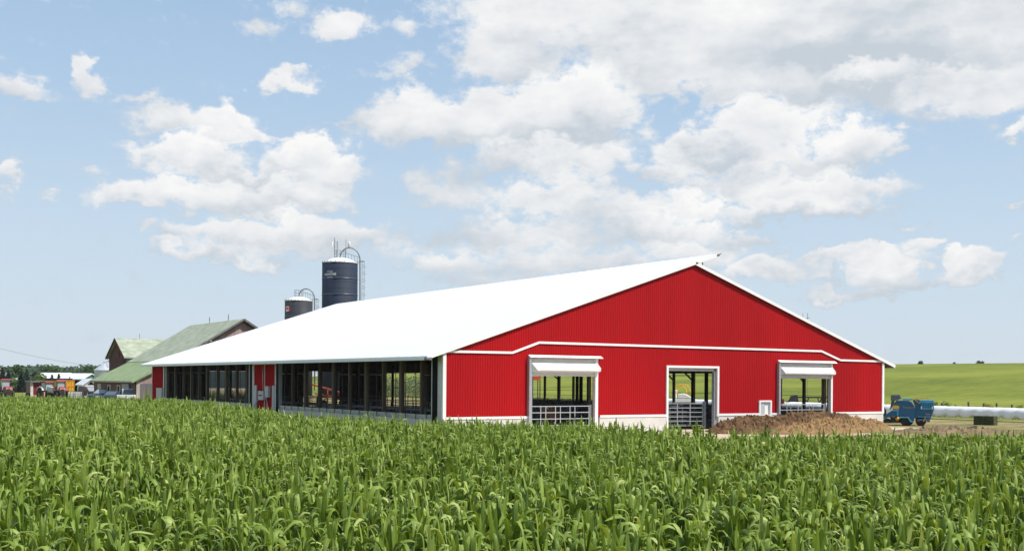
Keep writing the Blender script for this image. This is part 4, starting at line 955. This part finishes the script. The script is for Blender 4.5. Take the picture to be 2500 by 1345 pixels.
# ------------------------------------------------------------------ manure pile and dirt berm
def heap(name, label, cat, fn, x0, x1, y0, y1, st, mt, kind=None):
    xs = np.arange(x0, x1, st); ys = np.arange(y0, y1, st); b = MB(); nn = len(xs)
    for y in ys:
        for x in xs:
            h = fn(x, y)
            if h > .02:
                q = Vector((x, y, 0)); h += mnoise.fractal(q * 1.7, 1.0, 2.0, 5) * .20 * min(1, h * 3) + abs(mnoise.fractal(q * 3.6, .8, 2.0, 3)) * .24 * min(1, h * 3)
            h += (max(0, mnoise.cell(Vector((x * 3.2, y * 3.2, 0))) - .55) * .14 if h > .06 else 0); b.v.append((x + mnoise.noise(Vector((x * 4, y * 4, 3))) * .09, y + mnoise.noise(Vector((x * 4, y * 4, 9))) * .09, h))
    for j in range(len(ys) - 1):
        for i in range(nn - 1):
            a = j * nn + i; b.f.append((a, a + 1, a + nn + 1, a + nn)); b.m.append(0); b.sm.append(False)
    o = b.build(name, mt); tag(o, label, cat, kind=kind); return o
MAN = mat('manure', (.19, .11, .042), .95, .0, 2.6, 1., 9, col2=(.075, .038, .018)); MAN2 = mat('dry_manure', (.34, .215, .085), .95, .0, 3, 1., 9, col2=(.19, .105, .048))
def bump2(x, y, cx, cy, rx, ry, h): 
    q = ((x - cx) / rx) ** 2 + ((y - cy) / ry) ** 2; return h * max(0, 1 - q)
heap('manure_pile', 'dark brown lumpy manure pile heaped against the barn wall', 'manure pile', lambda x, y: max(bump2(x, y, 25.2, -2.1, 5.2, 2.3, 1.05), bump2(x, y, 20.0, -2.7, 4.0, 2.2, .85), bump2(x, y, 18.2, -3.6, 2.6, 1.8, .45)) - .03, 13.5, 30.5, -6, -.12, .085, MAN)
heap('manure_pile', 'lighter tan straw-filled manure heap in front of the dark one', 'manure pile', lambda x, y: max(bump2(x, y, 24.9, -4.5, 4.6, 2.0, .70), bump2(x, y, 21.6, -5.4, 3.6, 1.9, .50), bump2(x, y, 29.0, -1.9, 3.4, 1.7, .60)) - .03, 17.5, 34.2, -8.2, -.6, .085, MAN2)
heap('dirt_berm', 'low ridge of crumbled brown soil along the field edge', None, lambda x, y: .30 * math.exp(-((y + 11.6 + (x - 34) * .62) / 1.5) ** 2) * (1 if x > 27 else max(0, (x - 24) / 3)) * (.75 + .4 * math.sin(x * .9)) - .02, 24, 52, -27, -3.0, .16, mat('berm_soil', (.28, .20, .10), .95, .0, 1.5, 1., 9, col2=(.14, .095, .06)), kind='stuff')

# ------------------------------------------------------------------ blue bale processor
BLU = mat('blue_paint_machine', (.004, .10, .205), .5, .12, 1.2); BLUL = mat('light_blue_panel', (.06, .34, .55), .4, .08, 2); YO = mat('yellow_orange_paint', (.85, .40, .01), .45, .08, 3); GREYM = mat('machine_grey', (.17, .18, .20), .5, .15, 4)
cxp = 2218; dep = 79.0; x, y = atd(cxp, dep); mc = thing('bale_processor', 'blue trailed bale processor with yellow rail parked beside the barn corner', 'farm machine', (x, y, 0), face_cam(x, y))
K = 79.0 / 2764.6      # metres per photo pixel here
def mp(px, py): return ((px - cxp) * K, (1043.5 - py) * K)    # (local y, z); local +x towards the camera
def zz(X, Y): return mp(2130 + X / 12.226, 950 + Y / 12.226)
body = [zz(*q) for q in ((400, 860), (640, 690), (620, 540), (740, 400), (900, 395), (1090, 400), (1190, 480), (1265, 590), (1270, 900), (1190, 1010), (1100, 960), (1060, 885), (860, 885), (820, 930), (700, 880), (560, 880), (430, 920))]
bd = MB().prism(body, -.75, .5, 'x').build('body', BLU, mc, bevel=.02)
MB().prism([zz(*q) for q in ((370, 960), (400, 850), (640, 680), (800, 680), (800, 860), (560, 890), (440, 930))], .5, .72, 'x').build('feed_chute', BLU, mc, bevel=.02)
MB().prism([zz(*q) for q in ((640, 665), (810, 665), (800, 710), (620, 710))], .5, .735, 'x').prism([zz(*q) for q in ((760, 700), (800, 700), (800, 850), (765, 850))], .5, .735, 'x').build('edge_panel', BLUL, mc)
rear = [zz(*q) for q in ((1255, 560), (1200, 400), (1240, 350), (1400, 380), (1780, 380), (1795, 640), (1690, 960), (1560, 1010), (1300, 1015), (1265, 900))]
MB().prism(rear, -.95, .38, 'x').build('drum', BLU, mc, bevel=.02)
MB().prism([zz(*q) for q in ((1385, 375), (1770, 375), (1780, 460), (1400, 460))], -.9, .50, 'x').build('rear_hood', BLUL, mc, bevel=.01)
lg = MB().prism([zz(*q) for q in ((1425, 460), (1785, 460), (1785, 655), (1435, 655))], .36, .44, 'x').build('rear_louvre', BLUL, mc)
b = MB()
for k in range(6): b.prism([zz(*q) for q in ((1440 + k * 58, 465), (1466 + k * 58, 465), (1466 + k * 58, 610), (1440 + k * 58, 610))], .44, .50, 'x')
b.build('louvre_ribs', BLU, lg)
MB().prism([zz(*q) for q in ((1350, 860), (1700, 860), (1690, 885), (1350, 885))], .38, .46, 'x').prism([zz(*q) for q in ((1340, 945), (1680, 945), (1670, 975), (1340, 975))], .38, .46, 'x').build('cross_bar', BLUL, mc)
def seg(b, P, w, x=.45): 
    for p0, p1 in zip(P[:-1], P[1:]): a, c = zz(*p0); e_, f_ = zz(*p1); b.bar((x, a, c), (x, e_, f_), w)
    return b
seg(seg(MB(), [(1400, 480), (1225, 340), (1250, 325), (1600, 320), (1650, 372)], .045, .42), [(1260, 360), (1560, 330)], .03, -.3).build('guard_rail', YO, mc)
MB().prism([zz(*q) for q in ((640, 540), (820, 560), (815, 650), (640, 645))], .5, .53, 'x').build('orange_panel', YO, mc)
seg(MB(), [(1560, 850), (1500, 1020)], .09, .48).build('support_arm', mat('wooden_prop', (.40, .26, .12), .8, .2, 5), mc)
# grey chute at the front
MB().prism([zz(*q) for q in ((580, 250), (840, 250), (890, 330), (760, 400), (580, 400))], -.6, .15, 'x').build('spout_head', GREYM, mc, bevel=.02)
MB().prism([zz(*q) for q in ((600, 390), (700, 390), (600, 640), (550, 700))], -.5, .05, 'x').build('spout_duct', GREYM, mc)
MB().prism([zz(*q) for q in ((580, 240), (830, 225), (850, 262), (580, 268))], -.65, .2, 'x').build('spout_lid', mat('spout_lid_blue', (.12, .22, .26), .5, .1, 4), mc)
b = MB(); seg(b, [(740, 400), (900, 395), (1100, 400), (1200, 480), (1270, 600)], .03, .50); b.build('edge_trim', mat('pale_edge', (.35, .45, .5), .4, .1, 4), mc)
MB().prism([zz(*q) for q in ((900, 350), (1190, 345), (1200, 390), (920, 392))], -.5, .3, 'x').build('top_panel', BLUL, mc)
# frame, drawbar, pto
MB().prism([zz(*q) for q in ((330, 1040), (440, 940), (560, 960), (700, 1010), (620, 1070), (330, 1070))], -.3, .3, 'x').prism([zz(*q) for q in ((560, 900), (860, 900), (900, 1060), (640, 1060))], -.5, .45, 'x').prism([zz(*q) for q in ((300, 520), (345, 520), (450, 700), (450, 860), (330, 880))], -.3, .3, 'x').build('drawbar', DARK, mc)
fd = MB().prism([zz(*q) for q in ((820, 930), (850, 880), (1070, 880), (1130, 950), (1180, 1010), (1230, 1010), (1230, 1030), (1140, 1040), (1060, 910), (870, 910), (835, 950))], .4, .85, 'x').build('mudguard', BLUL, mc, bevel=.01)
for (X_, off) in ((1000, .62), (1085, -.75), (1430, -.62), (1430, .25)):
    yy, zc = zz(X_, 1070); r_ = .36
    w_ = MB().lathe([(r_ * .55, -.13), (r_ * .9, -.13), (r_, -.08), (r_, .08), (r_ * .9, .13), (r_ * .55, .13)], 26, axis='x').build('wheel', TYRE, mc); w_.location = (off, yy, r_)
    MB().lathe([(r_ * .1, .12), (r_ * .25, .10), (r_ * .5, .06), (r_ * .56, .11), (r_ * .56, -.1)], 26, axis='x').build('rim', GALV, w_)
yy, zc = zz(775, 940); MB().lathe([(.02, .10), (.07, .10), (.08, .08), (.13, .08), (.14, .0)], 16, (.5, yy, zc), axis='x').build('hub_cap', YO, mc)
for X_ in (1360, 1640): yy, zc = zz(X_, 990); MB().box(.36, .46, yy - .09, yy + .09, zc - .08, zc + .08).build('tail_light', PRED, mc)
for X_, Y_ in ((1440, 600), (1745, 600)): yy, zc = zz(X_, Y_); MB().box(.5, .53, yy - .03, yy + .03, zc - .09, zc + .09).build('reflector', WHT, mc)
for (body_, size, X_, Y_, mm, xo) in (('Tomahawk', .175, 1090, 625, mat('grey_orange_letters', (.26, .17, .12), .6, 0), .505), ('8500', .14, 1625, 815, mat('grey_orange_letters2', (.42, .26, .16), .6, 0), .385)):
    vs_, fs_ = text_mesh(body_, size, .004); yy, zc = zz(X_, Y_); MB().add([(xo + .006, yy + a, zc + b_) for a, b_, _ in vs_], fs_).build('lettering', mm, mc)

# ------------------------------------------------------------------ machines seen through the barn
ORC = mat('conveyor_orange', (.42, .075, .022), .5, .15, 2)
x0, y0 = atd(760, 128); x1, y1 = atd(850, 121); cv = thing('hay_elevator', 'orange hay elevator sloping down behind the far barn doorway', 'elevator', (x0, y0, 0))
def loc(px, py, dep): p_ = CAM + ray(px, py) * dep; return (p_.x - x0, p_.y - y0, p_.z)
MB().bar(loc(762, 938, 128), loc(850, 964, 121), .22, .16).build('belt', ORC, cv)
MB().bar(loc(770, 960, 126), loc(850, 978, 120), .2, .12).bar(loc(800, 950, 124), loc(800, 990, 124), .1).bar(loc(840, 962, 122), loc(840, 995, 122), .1).bar(loc(762, 966, 125), loc(845, 962, 122), .12).build('undercarriage', ORC, cv)
for px in (790, 835): 
    t_ = wheel(cv, 0, 0, .35, .2, GALV); p_ = loc(px, 950, 122); t_.location = (p_[0], p_[1], .35)
# white tanker with yellow hoops, through the middle doorway
x, y = atd(1668, 108); tk = thing('bale_wrapper', 'white rounded machine with yellow hoops seen through the middle doorway', 'farm machine', (x, y, 0), face_cam(x, y)); k = 108 / 2764.6
def mq(px, py): return ((px - 1668) * k, zat(px, py, 108))
MB().prism([mq(*q) for q in ((1652, 990), (1656, 962), (1670, 960), (1683, 966), (1694, 976), (1694, 990))], -1, 1, 'x').prism([mq(*q) for q in ((1641, 950), (1653, 952), (1652, 962), (1656, 990), (1646, 990))], -1, 1, 'x').build('body', WHT, tk, bevel=.05)
for dx_ in (0, 10):
    c0 = mq(1660 + dx_, 962); MB().tube([(.3, c0[0] + 17 * k * math.cos(a * math.pi / 12), c0[1] + 24 * k * math.sin(a * math.pi / 12)) for a in range(13)], .04, 6, cap=False).build('hoop', YO, tk)
for s in (-1, 1): wheel(tk, 0, s * .9, .45, .3, GALV).rotation_euler = (0, 0, R(90))
x, y = atd(1965, 108); bm = thing('tillage_implement', 'dark folded tillage implement seen through the right doorway', 'farm machine', (x, y, 0), face_cam(x, y)); k = 108 / 2764.6
def mr_(px, py): return (0, (px - 1965) * k, zat(px, py, 108))
b = MB(); b.bar(mr_(1930, 969), mr_(2040, 970), .22, .14); b.bar(mr_(1940, 983), mr_(2040, 984), .2, .12)
for px in (1970, 2000, 2025): b.bar(mr_(px - 5, 970), mr_(px, 983), .1); b.bar(mr_(px + 5, 970), mr_(px, 983), .1)
b.bar(mr_(1950, 983), mr_(1950, 1012), .14); b.bar(mr_(2020, 983), mr_(2020, 1012), .14); b.build('frame', DARK, bm)
MB().prism([mr_(*q)[1:] for q in ((1932, 966), (1948, 964), (1952, 990), (1920, 990), (1926, 978))], -.4, .4, 'x').build('gearbox', DARK, bm)
MB().prism([mr_(*q)[1:] for q in ((1905, 975), (1915, 973), (1919, 990), (1905, 992))], -.3, .3, 'x').build('hitch', PRED, bm)
x, y = atd(1310, 135); rd = thing('feed_hopper', 'orange-red hopper on legs glimpsed at the top of the left doorway', 'hopper', (x, y, gzf(x, y)), face_cam(x, y, 15))
MB().prism([(-.45, 2.95), (.45, 2.95), (.6, 3.6), (-.6, 3.6)], -1.2, .0, 'x').build('hopper_body', ORC, rd)
for xx in (-1.1, -.1):
    for s in (-1, 1): MB().box(xx - .05, xx + .05, s * .45 - .05, s * .45 + .05, -.2, 3.0).build('leg', DARK, rd)

# ------------------------------------------------------------------ cows
def cow(label, x, y, rz, mt, facem):
    o = thing('cow', label, 'cow', (x, y, .03), rz, 'cows in the barn')
    V = []; Ed = []; Rd = []
    def a(p, r, par=None):
        V.append(p); Rd.append(r); i = len(V) - 1
        if par is not None: Ed.append((par, i))
        return i
    hip = a((-.75, 0, 1.12), (.27, .30)); mid = a((-.2, 0, 1.05), (.33, .40), hip); ch = a((.45, 0, 1.08), (.29, .38), mid); nk = a((.85, 0, 1.25), (.15, .22), ch); hd_ = a((1.2, 0, 1.36), (.13, .15), nk); mz = a((1.52, 0, 1.18), (.085, .09), hd_)
    for s in (-1, 1):
        h_ = a((-.78, s * .2, .9), (.15, .17), hip); kn = a((-.66, s * .21, .66), (.09, .1), h_); hk = a((-.86, s * .2, .45), (.055, .06), kn); ft = a((-.80, s * .2, .06), (.05, .05), hk); a((-.74, s * .2, .03), (.055, .04), ft)
        sh_ = a((.48, s * .2, .82), (.12, .14), ch); k2 = a((.46, s * .2, .42), (.06, .065), sh_); f2 = a((.46, s * .2, .06), (.05, .05), k2); a((.52, s * .2, .03), (.05, .04), f2)
        er = a((1.12, s * .18, 1.40), (.04, .03), hd_); a((1.08, s * .30, 1.38), (.03, .06), er)
    tl = a((-1.05, 0, 1.2), (.04, .04), hip); t2 = a((-1.12, 0, .8), (.025, .025), tl); a((-1.1, 0, .45), (.05, .05), t2)
    me = bpy.data.meshes.new('body'); me.from_pydata(V, Ed, []); ob_ = bpy.data.objects.new('body', me); COL.objects.link(ob_)
    ob_.modifiers.new('s', 'SKIN')
    for i, v in enumerate(me.skin_vertices[0].data): v.radius = Rd[i]; v.use_root = (i == 0)
    ss = ob_.modifiers.new('ss', 'SUBSURF'); ss.levels = 2; ss.render_levels = 2
    me.materials.append(mt); ob_.parent = o
    b = MB(); 
    b.lathe([(.02, -.09), (.12, -.03), (.14, .06), (.10, .12)], 14, (-.55, 0, .62)); b.build('udder', mat('udder_pink', (.55, .33, .28), .7, .1, 5), o)
    return o
def cowm(name, c1, c2, th):
    mt = bpy.data.materials.new(name); mt.use_nodes = True; t = mt.node_tree; p = t.nodes['Principled BSDF']; p.inputs['Roughness'].default_value = .75
    tc_ = t.nodes.new('ShaderNodeTexCoord'); f_ = noise(t, tc_.outputs['Object'], 1.6, 2, .4)
    r_ = t.nodes.new('ShaderNodeValToRGB'); t.links.new(f_, r_.inputs[0]); r_.color_ramp.elements[0].position = th; r_.color_ramp.elements[1].position = th + .03
    r_.color_ramp.elements[0].color = (*c1, 1); r_.color_ramp.elements[1].color = (*c2, 1); t.links.new(r_.outputs[0], p.inputs[0]); return mt
HOL = cowm('black_white_hide', (.02, .018, .017), (.72, .68, .62), .52); BRN = cowm('brown_white_hide', (.10, .05, .03), (.62, .57, .50), .56)
cow('brown and white cow standing behind the pale gate of the left doorway', 8.2, 2.0, R(-150), BRN, None)
cow('black and white cow with its back to the left doorway', 5.9, 3.2, R(170), HOL, None)
cow('black and white cow behind the dark gates of the middle doorway', 17.6, 3.0, R(-100), HOL, None)
cow('tan cow standing deep inside the open left side', 6.5, 12.6, R(80), cowm('tan_hide', (.45, .28, .15), (.5, .33, .2), .5), None)

# ------------------------------------------------------------------ corn
def cornmat():
    mt = bpy.data.materials.new('corn_leaf'); mt.use_nodes = True; t = mt.node_tree; p = t.nodes['Principled BSDF']; p.inputs['Roughness'].default_value = .5; p.inputs['Specular IOR Level'].default_value = .35
    oi = t.nodes.new('ShaderNodeObjectInfo'); ge = t.nodes.new('ShaderNodeNewGeometry')
    uvn = t.nodes.new('ShaderNodeUVMap'); su = t.nodes.new('ShaderNodeSeparateXYZ'); t.links.new(uvn.outputs[0], su.inputs[0])
    f_ = mth(t, 'ADD', mth(t, 'MULTIPLY', oi.outputs['Random'], .45), mth(t, 'MULTIPLY', ge.outputs['Random Per Island'], .55))
    c = ramp(t, f_, [(.07, (.075, .128, .014)), (.42, (.182, .272, .034)), (.74, (.31, .415, .078)), (.96, (.53, .59, .22))])
    # pale midrib and fine lengthwise veins
    mid = mth(t, 'SUBTRACT', 1.0, mth(t, 'MULTIPLY', mth(t, 'ABSOLUTE', mth(t, 'SUBTRACT', su.outputs[0], .5)), 14.0), clamp=True)
    vein = mth(t, 'MULTIPLY_ADD', mth(t, 'SINE', mth(t, 'MULTIPLY', su.outputs[0], 75.0)), .08, .0)
    rib = t.nodes.new('ShaderNodeRGB'); rib.outputs[0].default_value = (.40, .52, .14, 1)
    c = mixc(t, mth(t, 'MULTIPLY', mid, .7), c, rib.outputs[0])
    tip = t.nodes.new('ShaderNodeRGB'); tip.outputs[0].default_value = (.42, .36, .12, 1)
    tipf = mth(t, 'MULTIPLY', mth(t, 'MULTIPLY_ADD', su.outputs[1], 6.0, -5.2, clamp=True), mth(t, 'MULTIPLY_ADD', ge.outputs['Random Per Island'], 3.0, -2.0, clamp=True))
    c = mixc(t, tipf, c, tip.outputs[0])
    c = vmth(t, 'MULTIPLY', c, vmth(t, 'ADD', (1, 1, 1), (0, 0, 0)))
    hsv = t.nodes.new('ShaderNodeHueSaturation'); t.links.new(c, hsv.inputs['Color']); t.links.new(mth(t, 'ADD', vein, 1.0), hsv.inputs['Value']); c = hsv.outputs[0]
    t.links.new(c, p.inputs[0])
    tl = t.nodes.new('ShaderNodeBsdfTranslucent'); g_ = vmth(t, 'MULTIPLY', c, (1.3, 1.15, .4)); t.links.new(g_, tl.inputs[0])
    mx_ = t.nodes.new('ShaderNodeMixShader'); mx_.inputs[0].default_value = .28; t.links.new(p.outputs[0], mx_.inputs[1]); t.links.new(tl.outputs[0], mx_.inputs[2]); t.links.new(mx_.outputs[0], t.nodes['Material Output'].inputs[0]); return mt
CORN = cornmat()
def corn_mesh(seed):
    rng = random.Random(seed); vs, fs, uvs = [], [], []
    H = rng.uniform(1.02, 1.18)
    def strip(pts, widths, side, fold):
        n = len(pts); b = len(vs)
        for i, (p, w, s_) in enumerate(zip(pts, widths, side)):
            d = (pts[min(i + 1, n - 1)] - pts[max(i - 1, 0)]).normalized(); nrm = s_.cross(d).normalized()
            for k, u in ((-1, 0), (0, .5), (1, 1)): vs.append(tuple(p + s_ * (w * k) + nrm * (fold * w * (abs(k) - .5)))); uvs.append((u, i / (n - 1)))
        for i in range(n - 1):
            for k in range(2): a = b + i * 3 + k; fs.append((a, a + 1, a + 4, a + 3))
    # stalk
    b = len(vs); m_ = 5
    for i, (z, r_) in enumerate(((-.1, .017), (H * .5, .014), (H, .009))):
        for j in range(m_): a = 6.283 * j / m_; vs.append((r_ * math.cos(a), r_ * math.sin(a), z)); uvs.append((.2, .2))
    for i in range(2):
        for j in range(m_): fs.append((b + i * m_ + j, b + i * m_ + (j + 1) % m_, b + (i + 1) * m_ + (j + 1) % m_, b + (i + 1) * m_ + j))
    az0 = rng.uniform(0, 6.283); nl = 13
    for k in range(nl):
        q = k / (nl - 1); z = .22 + (H - .24) * q ** .9
        az_ = az0 + math.pi * (k % 2) + rng.gauss(0, .38)
        top = q > .78
        Lf = (.40 + .30 * math.sin(math.pi * min(1, q * .85 + .12))) * rng.uniform(.85, 1.16) * (.95 if top else 1)
        wm = (.046 if not top else .034) * rng.uniform(.85, 1.15)
        el = R(rng.uniform(71, 84) if not top else rng.uniform(80, 89))
        bend = rng.uniform(1.5, 3.0) if not top else rng.choice((.15, .3, 1.6, 2.4, 2.8))
        kink = rng.uniform(.45, .78); n = 11
        p = Vector((0, 0, z)); pts = [p.copy()]; sides = []; ws = []; a_ = az_; tw = rng.gauss(0, .5)
        for i in range(n):
            u = i / (n - 1)
            e_ = el - bend * (1 / (1 + math.exp(-(u - kink) * 13)))
            d = Vector((math.cos(a_) * math.cos(e_), math.sin(a_) * math.cos(e_), math.sin(e_)))
            s0 = Vector((-math.sin(a_), math.cos(a_), 0)); nn = s0.cross(d); th = tw * u
            sides.append((s0 * math.cos(th) + nn * math.sin(th)).normalized())
            ws.append(wm * max(.04, min(1, .55 + u * 2.2) * (1 - u ** 2.6) ** .8))
            if i < n - 1: p = p + d * (Lf / (n - 1)); pts.append(p.copy())
            a_ += tw * .06
        strip(pts, ws, sides, .35 if top else .28)
    me = bpy.data.meshes.new('corn_plant'); me.from_pydata(vs, [], fs); ul = me.uv_layers.new(name='UVMap')
    li = np.zeros(len(me.loops), int); me.loops.foreach_get('vertex_index', li); ul.data.foreach_set('uv', np.array(uvs)[li].ravel())
    me.polygons.foreach_set('use_smooth', [True] * len(me.polygons)); me.materials.append(CORN); me.update(); return me
CM = [corn_mesh(100 + i) for i in range(14)]
# field outline: depth of the far edge for every photo column
EP = [(-500, 92), (0, 90), (300, 87), (400, 84), (480, 76), (600, 64), (690, 54), (800, 50), (900, 46), (1000, 43.5), (1060, 44.5), (1200, 45.5), (1300, 44), (1500, 41), (1640, 37.5), (1750, 34.5), (1900, 35), (2150, 36), (2500, 37), (3000, 38)]
ex = np.array([e[0] for e in EP]); ed = np.array([e[1] for e in EP])
rng = random.Random(77); pts = []
th = CYAW + .13; ux, uy = math.cos(th), -math.sin(th); vx, vy = math.sin(th), math.cos(th)   # rows cross the view at a slight angle
nr = 0
for j in range(-5, 160):
    rowv = 3 + j * .70
    for i in range(-460, 400):
        a = i * .185 + rng.gauss(0, .05) + (j % 2) * .09; c = rowv + rng.gauss(0, .05)
        x = CAM.x + ux * a + vx * c; y = CAM.y + uy * a + vy * c
        d = (x - CAM.x) * VD.x + (y - CAM.y) * VD.y; s = (x - CAM.x) * VR0.x + (y - CAM.y) * VR0.y
        if d < 2.6 or d > 92: continue
        px = 1250 + 2764.6 * s / d
        if px < -330 or px > 2830: continue
        lim = np.interp(px, ex, ed) + rng.gauss(0, .25)
        if d > lim or (x > -1.6 and y > -.6): continue
        pts.append((d, x, y, px))
pts.sort()
vis = [p_ for p_ in pts if p_[0] > 7.2 and -60 < p_[3] < 2560]
near = set(id(p_) for p_ in vis[:300])
CLAB = 'leafy green corn plant in the nearest rows of the field'
rest = []
rng = random.Random(5)
def cscale(x, y): return .97 + .10 * mnoise.noise(Vector((x * .22, y * .22, 0))) 
for p_ in pts:
    d, x, y, px = p_; sc = cscale(x, y) + rng.gauss(0, .065); rot = rng.uniform(0, 6.283); tilt = (rng.gauss(0, .05), rng.gauss(0, .05)); k = rng.randrange(len(CM))
    if id(p_) in near:
        o = bpy.data.objects.new('corn_plant', CM[k]); COL.objects.link(o); o.location = (x, y, 0); o.rotation_euler = (*tilt, rot); o.scale = (sc, sc, sc * rng.uniform(.92, 1.08)); tag(o, CLAB, 'corn', 'corn plants in the nearest rows')
    else: rest.append((x, y, 0, tilt[0], tilt[1], rot, sc, k))
print('corn', len(pts), len(rest))
# the rest of the crop: instances on points
cc = bpy.data.collections.new('corn_source')
for me in CM: cc.objects.link(bpy.data.objects.new('corn_source', me))
ra = np.array(rest); me = bpy.data.meshes.new('corn_field'); me.vertices.add(len(ra)); me.vertices.foreach_set('co', ra[:, :3].ravel().astype(np.float32))
for nm, ty, dat in (('rot', 'FLOAT_VECTOR', ra[:, 3:6]), ('sc', 'FLOAT', ra[:, 6]), ('idx', 'INT', ra[:, 7])):
    at_ = me.attributes.new(nm, ty, 'POINT')
    if ty == 'FLOAT_VECTOR': at_.data.foreach_set('vector', dat.ravel().astype(np.float32))
    elif ty == 'FLOAT': at_.data.foreach_set('value', dat.astype(np.float32))
    else: at_.data.foreach_set('value', dat.astype(np.int32))
me.materials.append(CORN)
cf = bpy.data.objects.new('corn_field', me); COL.objects.link(cf); tag(cf, 'dense green corn crop filling the field up to the barn', kind='stuff')
ng = bpy.data.node_groups.new('corn_scatter', 'GeometryNodeTree'); ng.interface.new_socket('Geometry', in_out='INPUT', socket_type='NodeSocketGeometry'); ng.interface.new_socket('Geometry', in_out='OUTPUT', socket_type='NodeSocketGeometry')
gi = ng.nodes.new('NodeGroupInput'); go = ng.nodes.new('NodeGroupOutput'); ip = ng.nodes.new('GeometryNodeInstanceOnPoints'); ci = ng.nodes.new('GeometryNodeCollectionInfo')
ci.inputs['Collection'].default_value = cc; ci.inputs['Separate Children'].default_value = True; ci.inputs['Reset Children'].default_value = True
def attr(nm, ty): n = ng.nodes.new('GeometryNodeInputNamedAttribute'); n.data_type = ty; n.inputs['Name'].default_value = nm; return n.outputs['Attribute']
m2p = ng.nodes.new('GeometryNodeMeshToPoints'); ng.links.new(gi.outputs[0], m2p.inputs['Mesh'])
ng.links.new(m2p.outputs[0], ip.inputs['Points']); ng.links.new(ci.outputs[0], ip.inputs['Instance']); ip.inputs['Pick Instance'].default_value = True
ng.links.new(attr('idx', 'INT'), ip.inputs['Instance Index'])
e2r = ng.nodes.new('FunctionNodeEulerToRotation'); ng.links.new(attr('rot', 'FLOAT_VECTOR'), e2r.inputs[0]); ng.links.new(e2r.outputs[0], ip.inputs['Rotation'])
ng.links.new(attr('sc', 'FLOAT'), ip.inputs['Scale']); ng.links.new(ip.outputs[0], go.inputs[0])
gmo = cf.modifiers.new('scatter', 'NODES'); gmo.node_group = ng

# ------------------------------------------------------------------ haze
hz_ = MB().box(-1400, 1700, -400, 1900, -12, 60).build('haze', None)
hm_ = bpy.data.materials.new('haze_air'); hm_.use_nodes = True; t = hm_.node_tree; t.nodes.clear()
pv = t.nodes.new('ShaderNodeVolumePrincipled'); om = t.nodes.new('ShaderNodeOutputMaterial'); t.links.new(pv.outputs[0], om.inputs['Volume'])
pv.inputs['Color'].default_value = (.90, .94, .98, 1); pv.inputs['Density'].default_value = .0001
hz_.data.materials.clear(); hz_.data.materials.append(hm_); tag(hz_, 'thin summer haze over the whole farm', kind='stuff')
